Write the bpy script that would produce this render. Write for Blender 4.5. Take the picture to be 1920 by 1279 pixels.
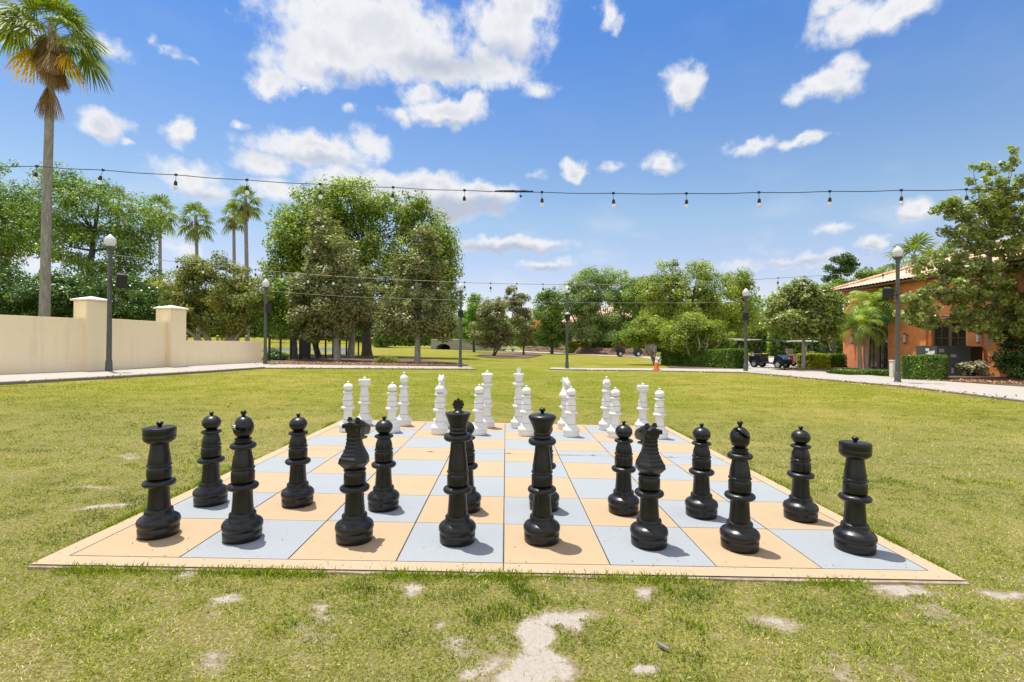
import bpy, bmesh, math, random
import numpy as np
from mathutils import Matrix, Vector
PI = math.pi
for o in list(bpy.data.objects): bpy.data.objects.remove(o, do_unlink=True)
SC = bpy.context.scene
COL = SC.collection
random.seed(7); RNG = np.random.default_rng(11)

# ------------------------------------------------------------------ camera
S = 0.64                                  # one chess square, metres
FPX = 930.33                              # focal length in photo pixels (1920 wide)
CAMH = 2.04654 * S
YAW, PITCH, ROLL = -.012194, .0060984, math.radians(.35)
TILT = -0.016734
def _M():
    cy, sy, cp, sp, cr, sr = math.cos(YAW), math.sin(YAW), math.cos(PITCH), math.sin(PITCH), math.cos(ROLL), math.sin(ROLL)
    return (np.array([[cr, 0, sr], [0, 1, 0], [-sr, 0, cr]]) @ np.array([[1, 0, 0], [0, cp, sp], [0, -sp, cp]])
            @ np.array([[cy, sy, 0], [-sy, cy, 0], [0, 0, 1]]))
M = _M()
cam = bpy.data.objects.new('camera', bpy.data.cameras.new('camera')); COL.objects.link(cam)
cam.data.sensor_width = 36; cam.data.lens = 36 * FPX / 1920
cam.data.clip_start = .05; cam.data.clip_end = 3000
R_, F_, U_ = M
cam.matrix_world = Matrix(((R_[0], U_[0], -F_[0], 0), (R_[1], U_[1], -F_[1], 0), (R_[2], U_[2], -F_[2], CAMH), (0, 0, 0, 1)))
SC.camera = cam

# ------------------------------------------------------------------ light and sky
SUNV = Vector((-.15, .13, .80)).normalized()
SUN_EL = math.asin(SUNV.z); SUN_AZ = math.atan2(SUNV.x, SUNV.y)
sun = bpy.data.objects.new('sun', bpy.data.lights.new('sun', 'SUN')); COL.objects.link(sun)
sun.data.energy = 4.1; sun.data.angle = math.radians(.6); sun.data.color = (1, .955, .88)
sun.rotation_euler = SUNV.to_track_quat('Z', 'Y').to_euler()
SC.view_settings.view_transform = 'Standard'; SC.view_settings.look = 'None'
SC.view_settings.gamma = 1; SC.view_settings.exposure = .60
SC.render.film_transparent = False
SC.cycles.max_bounces = 6; SC.cycles.transparent_max_bounces = 8
SC.cycles.diffuse_bounces = 3; SC.cycles.glossy_bounces = 2; SC.cycles.transmission_bounces = 4

def px_dir(u, v):
    d = M.T @ np.array([(u - 960) / FPX, 1, -(v - 639.5) / FPX]); return d / np.linalg.norm(d)
def azel(u, v):
    d = px_dir(u, v); return math.atan2(d[0], d[1]), math.asin(d[2])

W = bpy.data.worlds.new('World'); SC.world = W; W.use_nodes = True
wt = W.node_tree; wn = wt.nodes; wl = wt.links; wn.clear()
def wnode(t, **k):
    n = wn.new(t)
    for a, b in k.items(): setattr(n, a, b)
    return n
def wmath(op, a, b=None, c=None, clamp=False):
    n = wnode('ShaderNodeMath', operation=op, use_clamp=clamp)
    for i, x in enumerate((a, b, c)):
        if x is None: continue
        if isinstance(x, (int, float)): n.inputs[i].default_value = x
        else: wl.new(x, n.inputs[i])
    return n.outputs[0]
def wvec(op, a, b=None, c=None, out=0):
    n = wnode('ShaderNodeVectorMath', operation=op)
    for i, x in enumerate((a, b, c)):
        if x is None: continue
        if isinstance(x, (tuple, list)): n.inputs[i].default_value = x
        else: wl.new(x, n.inputs[i])
    return n.outputs[out]
# clouds: (u, v, ru, rv, strength) in the photo's pixels, turned into azimuth / elevation of the sky
CLOUDS = [(700, 60, 190, 80, 1.25), (560, 120, 85, 42, 1.0), (510, 150, 42, 28, .9), (620, 90, 110, 60, 1.15), (760, 100, 110, 55, 1.2),
 (950, 50, 80, 75, 1.05), (985, 15, 70, 40, 1.0), (930, 135, 70, 35, 1.05), (850, 130, 75, 35, .95), (1000, 165, 45, 22, .8), (790, 172, 45, 25, .75), (905, 110, 40, 40, .9),
 (560, 22, 50, 16, .7), (840, 207, 80, 28, 1.1), (760, 215, 40, 18, .7), (885, 195, 32, 22, 1.0), (560, 160, 12, 8, .7), (655, 205, 20, 14, .55),
 (188, 232, 55, 28, 1.0), (243, 265, 14, 9, .75), (333, 240, 36, 28, 1.1), (468, 233, 24, 14, .9),
 (590, 278, 125, 28, 1.0), (690, 268, 48, 30, .85), (500, 305, 70, 26, .9), (620, 300, 90, 22, .9), (345, 325, 75, 36, .8), (380, 355, 55, 24, .75), (560, 290, 40, 30, 1),
 (760, 350, 190, 34, 1.2), (640, 335, 70, 22, 1.0), (900, 358, 62, 25, 1.05), (840, 388, 120, 26, 1.1), (930, 372, 45, 24, .9), (520, 355, 80, 24, .8),
 (960, 458, 115, 14, 1.0), (880, 462, 45, 14, .8), (1022, 497, 48, 12, .8), (1080, 315, 33, 20, 1.15), (1150, 315, 20, 11, .6), (1235, 306, 40, 21, 1.1), (1005, 325, 14, 9, .4),
 (1415, 276, 48, 14, .85), (1500, 268, 58, 13, .85), (1290, 160, 46, 42, 1.05), (1545, 165, 62, 30, 1.05), (1580, 130, 40, 26, .9), (1600, 40, 90, 42, 1.05), (1690, 15, 75, 35, 1.05),
 (1560, 10, 60, 25, .8), (1146, 25, 26, 28, .85), (310, 85, 32, 9, .5), (360, 105, 26, 8, .45), (290, 70, 14, 14, .5), (15, 40, 50, 42, .9), (205, 92, 45, 22, .6), (60, 65, 40, 40, .5),
 (1712, 390, 52, 24, .95), (1640, 450, 28, 14, .9), (1570, 422, 48, 14, .7), (1510, 490, 130, 18, .65), (1390, 500, 90, 14, .5), (60, 490, 60, 40, .8), (340, 460, 60, 30, .6),
 (2150, 120, 160, 60, .9), (-250, 200, 140, 50, .9), (2300, 380, 160, 50, .9), (-350, 420, 160, 50, .8)]
tc = wnode('ShaderNodeTexCoord')
sep = wnode('ShaderNodeSeparateXYZ'); wl.new(tc.outputs['Generated'], sep.inputs[0])
az = wmath('ARCTAN2', sep.outputs[0], sep.outputs[1]); el = wmath('ARCSINE', sep.outputs[2])
cmb = wnode('ShaderNodeCombineXYZ'); wl.new(az, cmb.inputs[0]); wl.new(el, cmb.inputs[1])
P0 = cmb.outputs[0]
def wnoise(vec, scale, det, rough=.55, dist=0):
    n = wnode('ShaderNodeTexNoise'); n.inputs['Scale'].default_value = scale; n.inputs['Detail'].default_value = det
    n.inputs['Roughness'].default_value = rough; n.inputs['Distortion'].default_value = dist; wl.new(vec, n.inputs['Vector']); return n
nA = wnoise(P0, 9, 3)
warp = wvec('MULTIPLY_ADD', wvec('SUBTRACT', nA.outputs['Color'], (.5, .5, .5)), (.085, .05, 0), P0)
nW2 = wnoise(P0, 34, 4)
warp = wvec('MULTIPLY_ADD', wvec('SUBTRACT', nW2.outputs['Color'], (.5, .5, .5)), (.034, .026, 0), warp)
def blobfield(vec, lst=CLOUDS):
    cur = None
    for (u, v, ru, rv, a) in lst:
        a0, e0 = azel(u, v); a1, _ = azel(u + ru, v); a2, _ = azel(u - ru, v); _, e1 = azel(u, v - rv); _, e2 = azel(u, v + rv)
        ra, re = abs(a1 - a2) / 2, abs(e1 - e2) / 2
        q = wvec('MULTIPLY', wvec('SUBTRACT', vec, (a0, e0, 0)), (.96 / ra, .93 / re, 0))
        L = wvec('LENGTH', q, out=1)
        m = wmath('MULTIPLY_ADD', L, -a * .75, a)     # a*(1-.75 r)
        cur = m if cur is None else wmath('MAXIMUM', cur, m)
    return cur
fld = blobfield(warp)
nB = wnoise(P0, 26, 8, .62)
nC = wnoise(wvec('MULTIPLY', P0, (1, 1.9, 1)), 7, 4, .5)
dens = wmath('ADD', fld, wmath('MULTIPLY_ADD', nB.outputs['Fac'], 1.1, -.62))
mr = wnode('ShaderNodeMapRange', interpolation_type='SMOOTHSTEP'); wl.new(dens, mr.inputs[0])
mr.inputs[1].default_value = .03; mr.inputs[2].default_value = .64
mask = mr.outputs[0]
# thin veil low in the sky
veil = wnode('ShaderNodeMapRange', interpolation_type='SMOOTHSTEP'); wl.new(nC.outputs['Fac'], veil.inputs[0])
veil.inputs[1].default_value = .48; veil.inputs[2].default_value = .72
lowm = wnode('ShaderNodeMapRange', interpolation_type='SMOOTHSTEP'); wl.new(el, lowm.inputs[0])
lowm.inputs[1].default_value = .34; lowm.inputs[2].default_value = .03; lowm.inputs[3].default_value = .03; lowm.inputs[4].default_value = .6
mask2 = wmath('MAXIMUM', mask, wmath('MULTIPLY', veil.outputs[0], lowm.outputs[0]))
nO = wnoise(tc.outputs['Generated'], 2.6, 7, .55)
fill_cloud = wnode('ShaderNodeMapRange', interpolation_type='SMOOTHSTEP'); wl.new(nO.outputs['Fac'], fill_cloud.inputs[0]); fill_cloud.inputs[1].default_value = .40; fill_cloud.inputs[2].default_value = .50
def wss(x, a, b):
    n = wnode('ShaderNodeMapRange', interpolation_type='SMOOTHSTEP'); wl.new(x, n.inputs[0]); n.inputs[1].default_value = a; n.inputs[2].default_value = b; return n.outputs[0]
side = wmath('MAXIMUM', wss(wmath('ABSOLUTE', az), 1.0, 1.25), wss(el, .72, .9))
mask2 = wmath('MAXIMUM', mask2, wmath('MULTIPLY', fill_cloud.outputs[0], side))  # unseen clouds beside, behind and above the view, added to lift the fill
# grey bases: the dense body where the cloud above is thick
up = wvec('ADD', warp, (.0, .030, 0))
fldU = None
nS = wnoise(P0, 13, 5, .55)
core = wnode('ShaderNodeMapRange', interpolation_type='SMOOTHSTEP'); 
wl.new(wmath('ADD', dens, wmath('MULTIPLY_ADD', nS.outputs['Fac'], 1.3, -.65)), core.inputs[0])
core.inputs[1].default_value = .45; core.inputs[2].default_value = 1.25
lowc = wnode('ShaderNodeMapRange', interpolation_type='SMOOTHSTEP'); wl.new(el, lowc.inputs[0])
lowc.inputs[1].default_value = .55; lowc.inputs[2].default_value = .22; lowc.inputs[3].default_value = .55; lowc.inputs[4].default_value = 1.0
GREYS = [(860, 392, 150, 26, 1.3), (740, 378, 110, 16, 1.0), (950, 466, 120, 11, 1.2), (1024, 503, 50, 8, 1.1), (600, 304, 130, 15, .8), (370, 360, 70, 16, .8), (820, 118, 140, 38, .85), (960, 100, 70, 45, .7), (835, 226, 80, 12, .8), (640, 140, 120, 20, .7), (1550, 190, 60, 14, .7), (1620, 78, 90, 20, .6), (1290, 192, 40, 14, .6), (190, 252, 45, 12, .6), (335, 260, 32, 10, .6), (1237, 320, 36, 8, .6), (1710, 405, 45, 12, .7), (1500, 494, 130, 10, .9), (1640, 458, 28, 8, .7)]
gf = blobfield(warp, GREYS); gm = wnode('ShaderNodeMapRange', interpolation_type='SMOOTHSTEP'); wl.new(wmath('ADD', gf, wmath('MULTIPLY_ADD', nS.outputs['Fac'], .8, -.4)), gm.inputs[0]); gm.inputs[1].default_value = .1; gm.inputs[2].default_value = .95
mixc = wnode('ShaderNodeMix', data_type='RGBA'); wl.new(wmath('MAXIMUM', wmath('MULTIPLY', core.outputs[0], wmath('MULTIPLY', lowc.outputs[0], .7)), gm.outputs[0]), mixc.inputs[0])
mixc.inputs[6].default_value = (.59, .597, .613, 1); mixc.inputs[7].default_value = (.345, .375, .455, 1)
sky = wnode('ShaderNodeTexSky', sky_type='NISHITA', sun_disc=False, sun_elevation=SUN_EL, sun_rotation=SUN_AZ, altitude=0, air_density=1.0, dust_density=.4, ozone_density=2.2)
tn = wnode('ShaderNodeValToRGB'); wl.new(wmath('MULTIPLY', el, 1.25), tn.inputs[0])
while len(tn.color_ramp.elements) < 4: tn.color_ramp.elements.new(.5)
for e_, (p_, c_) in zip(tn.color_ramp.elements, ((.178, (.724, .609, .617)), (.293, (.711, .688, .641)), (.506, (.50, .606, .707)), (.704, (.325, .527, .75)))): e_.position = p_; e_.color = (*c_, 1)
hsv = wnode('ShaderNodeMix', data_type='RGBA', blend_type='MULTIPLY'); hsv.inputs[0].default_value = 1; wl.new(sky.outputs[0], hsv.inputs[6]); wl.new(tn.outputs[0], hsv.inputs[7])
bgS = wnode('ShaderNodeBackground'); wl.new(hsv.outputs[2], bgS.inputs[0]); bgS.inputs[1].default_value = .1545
bgC = wnode('ShaderNodeBackground'); wl.new(mixc.outputs[2], bgC.inputs[0]); wl.new(wmath('MULTIPLY_ADD', side, .22, 1.0), bgC.inputs[1])  # the added off-view clouds are also made brighter
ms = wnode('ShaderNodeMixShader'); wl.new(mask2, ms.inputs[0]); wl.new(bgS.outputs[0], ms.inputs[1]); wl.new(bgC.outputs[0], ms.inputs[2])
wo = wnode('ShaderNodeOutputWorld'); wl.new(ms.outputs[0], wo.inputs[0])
W.cycles.sampling_method = 'MANUAL'; W.cycles.sample_map_resolution = 512

# ------------------------------------------------------------------ terrain and placing
def sstep(a, b, x):
    t = np.clip((x - a) / (b - a), 0, 1); return t * t * (3 - 2 * t)
def gz(x, y):
    x = np.asarray(x, float); y = np.asarray(y, float)
    xm = np.where(x < 2.9, x, 2.9 + 1.2 * np.tanh((x - 2.9) / 1.2)); xm = np.maximum(xm, -20)
    z = TILT * xm - .022
    z = z + 4.2 * sstep(104, 132, y) * sstep(-24, -40, x) * (1 - .35 * sstep(150, 260, y))
    return z
def gzf(x, y): return float(gz(x, y))
def G(u, v, dz=0.0):
    """ground point seen at photo pixel (u, v)"""
    d = px_dir(u, v); x = y = 0.0; g = 0.0
    for _ in range(60):
        t = (g + dz - CAMH) / d[2]; x, y = d[0] * t, d[1] * t; g = .5 * g + .5 * gzf(x, y)
    return x, y, g + dz
def PT(u, v, D):
    """point seen at photo pixel (u, v) at distance D along the view axis"""
    d = M.T @ np.array([(u - 960) / FPX, 1, -(v - 639.5) / FPX]) * D; return np.array([d[0], d[1], d[2] + CAMH])
def depth(p):
    return float((M @ np.array([p[0], p[1], p[2] - CAMH]))[1])
def PLN(u, v, a, b):
    """point seen at (u, v) on the vertical plane through ground points a and b"""
    d = px_dir(u, v); n = np.array([-(b[1] - a[1]), b[0] - a[0]])
    t = (n[0] * a[0] + n[1] * a[1]) / (n[0] * d[0] + n[1] * d[1]); return np.array([d[0] * t, d[1] * t, CAMH + d[2] * t])

# ------------------------------------------------------------------ materials
MATS = {}
def newmat(name):
    m = bpy.data.materials.new(name); m.use_nodes = True
    nt = m.node_tree; nt.nodes.clear(); MATS[name] = m
    return m, nt
class NT:
    def __init__(s, nt): s.nt = nt; s.n = nt.nodes; s.l = nt.links
    def node(s, t, ins=None, **k):
        n = s.n.new(t)
        for a, b in k.items(): setattr(n, a, b)
        for a, b in (ins or {}).items():
            if isinstance(b, bpy.types.NodeSocket): s.l.new(b, n.inputs[a])
            else: n.inputs[a].default_value = b
        return n
    def noise(s, vec, scale, det=4, rough=.55, dist=0):
        i = {'Scale': scale, 'Detail': det, 'Roughness': rough, 'Distortion': dist}
        if vec is not None: i['Vector'] = vec
        return s.node('ShaderNodeTexNoise', i).outputs['Fac']
    def mix(s, f, a, b, blend='MIX'):
        n = s.node('ShaderNodeMix', {0: f, 6: a, 7: b}, data_type='RGBA', blend_type=blend); return n.outputs[2]
    def ss(s, x, a, b, c=0., d=1.):
        return s.node('ShaderNodeMapRange', {0: x, 1: a, 2: b, 3: c, 4: d}, interpolation_type='SMOOTHSTEP').outputs[0]
    def math(s, op, a, b=0., clamp=False):
        return s.node('ShaderNodeMath', {0: a, 1: b}, operation=op, use_clamp=clamp).outputs[0]
    def ramp(s, f, stops):
        n = s.node('ShaderNodeValToRGB', {0: f}); cr = n.color_ramp
        while len(cr.elements) < len(stops): cr.elements.new(.5)
        for e, (p, c) in zip(cr.elements, stops): e.position = p; e.color = (*c, 1)
        return n.outputs[0]
    def pos(s, kind='Object'): return s.node('ShaderNodeTexCoord').outputs[kind]
    def geo(s): return s.node('ShaderNodeNewGeometry').outputs['Position']
    def bump(s, h, strength=.3, dist=.01):
        return s.node('ShaderNodeBump', {'Strength': strength, 'Distance': dist, 'Height': h}).outputs[0]
    def out(s, sh): s.node('ShaderNodeOutputMaterial', {0: sh})
def rgb(*c): return (*c, 1)
def simple(name, col, rough=.6, metal=0., var=.12, scale=6, bump=0., bscale=60, spec=.5, col2=None, coat=0.):
    m, nt = newmat(name); t = NT(nt); p = t.geo()
    n = t.noise(p, scale, 5)
    dk = col2 if col2 else tuple(c * (1 - var) for c in col); lt = tuple(min(1, c * (1 + var)) for c in col)
    c = t.ramp(n, [(.3, dk), (.7, lt)])
    i = {'Base Color': c, 'Roughness': rough, 'Metallic': metal, 'Specular IOR Level': spec, 'Coat Weight': coat}
    if bump > 0: i['Normal'] = t.bump(t.noise(p, bscale, 4), bump, .01)
    t.out(t.node('ShaderNodeBsdfPrincipled', i).outputs[0]); return m

def leafmat(name, stops, rough=.5, trans=.35, tcol=None, under=None, spec=.4, gain=(1.5, 1.38, 1.1)):
    m, nt = newmat(name); t = NT(nt)
    a = t.node('ShaderNodeAttribute', attribute_name='rnd').outputs['Fac']
    c = t.ramp(a, [(q, tuple(min(.9, x * k) for x, k in zip(cc, gain))) for q, cc in stops])
    if under:
        bf = t.node('ShaderNodeNewGeometry').outputs['Backfacing']
        c = t.mix(bf, c, rgb(*under))
    pr = t.node('ShaderNodeBsdfPrincipled', {'Base Color': c, 'Roughness': rough, 'Specular IOR Level': spec}).outputs[0]
    tcn = t.mix(1.0, c, rgb(*(tcol or (1.25, 1.35, .5))), 'MULTIPLY')
    tr = t.node('ShaderNodeBsdfTranslucent', {0: tcn}).outputs[0]
    t.out(t.node('ShaderNodeMixShader', {0: trans, 1: pr, 2: tr}).outputs[0]); return m

L_OAK = leafmat('oak_leaf', [(0, (.045, .09, .018)), (.45, (.10, .18, .03)), (.8, (.20, .30, .05)), (1, (.30, .40, .09))], .45, .35)
L_BIGOAK = leafmat('big_oak_leaf', [(0, (.045, .085, .012)), (.45, (.135, .20, .028)), (.8, (.28, .35, .065)), (1, (.40, .46, .14))], .5, .42)
L_BRIGHT = leafmat('bright_leaf', [(0, (.06, .14, .02)), (.5, (.14, .26, .03)), (1, (.28, .40, .06))], .5, .45)
L_DARK = leafmat('dark_leaf', [(0, (.018, .045, .012)), (.5, (.045, .10, .02)), (.85, (.10, .19, .035)), (1, (.2, .3, .08))], .35, .25)
L_YEL = leafmat('yellow_green_leaf', [(0, (.05, .09, .015)), (.45, (.13, .18, .03)), (.8, (.23, .28, .06)), (1, (.33, .36, .10))], .55, .45, gain=(1.85, 1.7, 1.3))
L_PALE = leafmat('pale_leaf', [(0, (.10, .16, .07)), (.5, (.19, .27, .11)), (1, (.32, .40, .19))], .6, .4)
L_MAG = leafmat('magnolia_leaf', [(0, (.045, .07, .02)), (.4, (.12, .15, .045)), (.75, (.25, .27, .11)), (1, (.50, .46, .30))], .48, .25, under=(.24, .235, .10), spec=.45, gain=(1.6, 1.62, 1.2))
L_MAGR = leafmat('magnolia_leaf_near', [(0, (.035, .075, .015)), (.4, (.11, .18, .03)), (.75, (.28, .33, .065)), (1, (.50, .46, .22))], .34, .32, under=(.26, .28, .08), spec=.6, gain=(1.65, 1.7, 1.3))
L_CRAPE = leafmat('myrtle_leaf', [(0, (.07, .11, .025)), (.5, (.17, .20, .05)), (.85, (.28, .28, .09)), (1, (.34, .22, .10))], .5, .35)
L_HEDGE = leafmat('hedge_leaf', [(0, (.03, .07, .012)), (.5, (.075, .15, .02)), (1, (.19, .28, .04))], .4, .3)
L_HEDGEY = leafmat('yellow_hedge_leaf', [(0, (.12, .18, .015)), (.5, (.28, .34, .02)), (1, (.45, .48, .05))], .4, .4)
L_PALM = leafmat('palm_leaf', [(0, (.035, .07, .012)), (.5, (.10, .15, .02)), (.85, (.22, .27, .04)), (1, (.42, .36, .05))], .6, .35, spec=.25)
L_PALMY = leafmat('pinnate_palm_leaf', [(0, (.06, .13, .03)), (.5, (.16, .26, .05)), (1, (.38, .42, .09))], .4, .35)
L_DEAD = leafmat('dead_frond', [(0, (.10, .065, .035)), (.5, (.20, .14, .085)), (1, (.34, .26, .17))], .8, .15, tcol=(1, .8, .5))
L_GOLD = leafmat('golden_frond', [(0, (.22, .22, .02)), (.5, (.45, .34, .02)), (1, (.6, .38, .03))], .5, .35, tcol=(1.2, 1, .4))
L_ORANGE = leafmat('orange_frond', [(0, (.6, .25, .03)), (1, (.75, .36, .05))], .6, .3, tcol=(1, .8, .4))
L_SHRUB = leafmat('grey_shrub_leaf', [(0, (.12, .13, .10)), (.5, (.26, .28, .22)), (1, (.5, .48, .42))], .6, .2)
L_LITTER = leafmat('leaf_litter', [(0, (.05, .03, .02)), (.4, (.16, .085, .05)), (.8, (.34, .19, .11)), (1, (.55, .38, .25))], .8, .05)
L_GRASS = leafmat('grass_blade', [(0, (.09, .15, .012)), (.28, (.20, .28, .012)), (.52, (.36, .42, .032)), (.74, (.57, .55, .12)), (1, (.70, .58, .38))], .6, .3, tcol=(1.1, 1.1, .6), spec=.2, gain=(1, 1, 1))

def barkmat(name, c1, c2, sc=8):
    m, nt = newmat(name); t = NT(nt); p = t.geo()
    mp = t.node('ShaderNodeMapping', {'Vector': p, 'Scale': (1, 1, .3)}).outputs[0]
    n = t.noise(mp, sc, 8, .65)
    c = t.ramp(n, [(.3, c1), (.65, c2)])
    t.out(t.node('ShaderNodeBsdfPrincipled', {'Base Color': c, 'Roughness': .9, 'Normal': t.bump(n, .8, .05)}).outputs[0]); return m
B_OAK = barkmat('oak_bark', (.05, .042, .034), (.13, .115, .095))
B_GREY = barkmat('grey_bark', (.20, .185, .16), (.42, .39, .34))
B_PALM = barkmat('palm_bark', (.22, .195, .165), (.44, .40, .34), 5)
B_PALE = barkmat('pale_bark', (.30, .26, .21), (.52, .47, .40))

m, nt = newmat('palm_trunk'); t = NT(nt); p = t.pos()
w = t.node('ShaderNodeTexWave', {'Vector': p, 'Scale': 3.2, 'Distortion': 5.0, 'Detail': 4, 'Detail Scale': 2.0}, bands_direction='Z').outputs['Fac']
n = t.noise(t.node('ShaderNodeMapping', {'Vector': p, 'Scale': (4, 4, .8)}).outputs[0], 3, 7, .65)
f = t.math('ADD', t.math('MULTIPLY', w, .07), t.math('MULTIPLY', n, .98))
c = t.ramp(f, [(.3, (.15, .14, .125)), (.55, (.27, .255, .23)), (.8, (.42, .40, .36))])
t.out(t.node('ShaderNodeBsdfPrincipled', {'Base Color': c, 'Roughness': .9, 'Normal': t.bump(f, .7, .03)}).outputs[0]); M_PTRUNK = m

# chess plastics
def plastic(name, col, dust, rough, seam=False):
    m, nt = newmat(name); t = NT(nt); p = t.pos(); g = t.node('ShaderNodeNewGeometry')
    n1 = t.noise(p, 9, 6, .65); n2 = t.noise(p, 55, 4, .6)
    nz = t.node('ShaderNodeSeparateXYZ', {0: g.outputs['Normal']}).outputs[2]
    upf = t.ss(nz, .1, .9)
    f = t.math('MULTIPLY', t.math('ADD', t.math('MULTIPLY', upf, .7), .3), t.ss(t.math('ADD', t.math('MULTIPLY', n1, .6), t.math('MULTIPLY', n2, .4)), .38, .68))
    c = t.mix(f, rgb(*col), rgb(*dust))
    r = t.math('ADD', t.math('MULTIPLY', f, .25), rough)
    t.out(t.node('ShaderNodeBsdfPrincipled', {'Base Color': c, 'Roughness': r, 'Specular IOR Level': .45, 'Normal': t.bump(n2, .06, .004)}).outputs[0]); return m
M_BLACK = plastic('black_plastic', (.0048, .0048, .005), (.0165, .017, .0175), .29)
M_WHITE = plastic('white_plastic', (.72, .715, .70), (.60, .58, .54), .36)
M_SEAM = simple('grey_seam', (.30, .29, .28), .8)

def paint(name, col, stain, dark):
    m, nt = newmat(name); t = NT(nt); p = t.geo()
    n1 = t.noise(p, 1.3, 6, .6); n2 = t.noise(p, 9, 7, .75); n3 = t.noise(p, 130, 3, .6); n4 = t.noise(p, 420, 2, .5); n5 = t.noise(p, 2.7, 5, .7, .6)
    c = t.mix(t.ss(n1, .35, .75, 0, .55), rgb(*col), rgb(*stain))
    c = t.mix(t.ss(n2, .55, .8, 0, .5), c, rgb(*dark)); c = t.mix(t.ss(n5, .60, .70, 0, .22), c, rgb(*dark))
    c = t.mix(t.ss(n3, .35, .75, 0, .28), c, rgb(*[k * .72 for k in col]))
    t.out(t.node('ShaderNodeBsdfPrincipled', {'Base Color': c, 'Roughness': .85, 'Specular IOR Level': .25, 'Normal': t.bump(t.math('ADD', n3, n4), .35, .004)}).outputs[0]); return m
M_PEACH = paint('peach_paint', (.42, .302, .185), (.43, .325, .215), (.35, .255, .165))
M_BLUE = paint('blue_grey_paint', (.288, .312, .332), (.31, .328, .342), (.235, .255, .27))
M_BORDER = paint('cream_paint', (.425, .318, .205), (.435, .34, .24), (.34, .25, .16))
M_JOINT = simple('joint_dark', (.055, .045, .035), .95, var=.5, scale=20)
M_SLAB = simple('slab_concrete', (.34, .27, .195), .9, var=.35, scale=9, bump=.5, bscale=50)
M_CONC = paint('walk_concrete', (.37, .335, .295), (.40, .37, .335), (.28, .25, .22))
M_CONCG = paint('kerb_concrete', (.19, .18, .15), (.24, .225, .19), (.12, .115, .10))
M_LOT = paint('lot_concrete', (.39, .36, .32), (.42, .39, .355), (.31, .285, .255))

# lawn
m, nt = newmat('lawn'); t = NT(nt); p = t.geo()
at = t.node('ShaderNodeAttribute', attribute_name='sand').outputs['Fac']
lush = t.node('ShaderNodeAttribute', attribute_name='lush').outputs['Fac']
n1 = t.noise(p, .22, 4); n2 = t.noise(p, 1.4, 5, .6); n3 = t.noise(p, 11, 6, .7); n4 = t.noise(p, 60, 5, .75); n5 = t.noise(p, 230, 3, .7)
str_ = t.noise(t.node('ShaderNodeMapping', {'Vector': p, 'Scale': (.35, 1.6, 1)}).outputs[0], 1.0, 5, .65)
f = t.math('ADD', t.math('ADD', t.math('MULTIPLY', n1, .30), t.math('MULTIPLY', n2, .35)), t.math('ADD', t.math('MULTIPLY', str_, .35), t.math('MULTIPLY', n3, .25)))
base = t.ramp(f, [(.36, (.085, .112, .006)), (.48, (.145, .160, .010)), (.59, (.225, .205, .022)), (.72, (.35, .265, .07))])
base = t.mix(t.ss(lush, .0, 1., 0, .75), base, rgb(.135, .165, .012))
st2 = t.noise(t.node('ShaderNodeMapping', {'Vector': p, 'Scale': (.5, 2.6, 1)}).outputs[0], 1.7, 5, .7)
base = t.mix(t.ss(st2, .52, .72, 0, .55), base, rgb(.33, .255, .07))
base = t.mix(t.ss(st2, .48, .30, 0, .45), base, rgb(.08, .10, .008))
base = t.mix(t.ss(n4, .42, .72, 0, .62), base, rgb(.05, .065, .005))
base = t.mix(t.ss(n5, .55, .8, 0, .6), base, rgb(.38, .36, .07))
near = t.node('ShaderNodeAttribute', attribute_name='near').outputs['Fac']
th = t.ramp(n4, [(.32, (.045, .045, .012)), (.46, (.17, .14, .06)), (.58, (.36, .29, .17)), (.72, (.58, .50, .38))])
base = t.mix(t.math('MULTIPLY', near, .7), base, th)
thatch = t.math('ADD', t.math('MULTIPLY', n3, .6), t.math('MULTIPLY', n2, .5))
base = t.mix(t.ss(thatch, .60, .74, 0, .55), base, rgb(.36, .29, .12))
sm = t.math('ADD', at, t.math('ADD', t.math('MULTIPLY', t.math('SUBTRACT', n3, .5), 1.3), t.math('MULTIPLY', t.math('SUBTRACT', n4, .5), .9)))
sandc = t.ramp(n4, [(.25, (.30, .25, .20)), (.45, (.45, .395, .335)), (.7, (.52, .47, .41))])
base = t.mix(1.0, base, rgb(.92, .99, .80), 'MULTIPLY')
n0 = t.noise(p, .45, 5, .6)
base = t.mix(t.ss(n0, .50, .68, 0, .34), base, rgb(.36, .29, .10))
rim = t.ss(sm, .15, .5)
base = t.mix(t.math('MULTIPLY', rim, .7), base, rgb(.33, .26, .18))
base = t.mix(t.ss(sm, .42, .84), base, sandc)
h = t.math('ADD', t.math('MULTIPLY', n4, .6), n5)
t.out(t.node('ShaderNodeBsdfPrincipled', {'Base Color': base, 'Roughness': .95, 'Specular IOR Level': .1, 'Normal': t.bump(h, .7, .02)}).outputs[0]); M_LAWN = m

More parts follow.
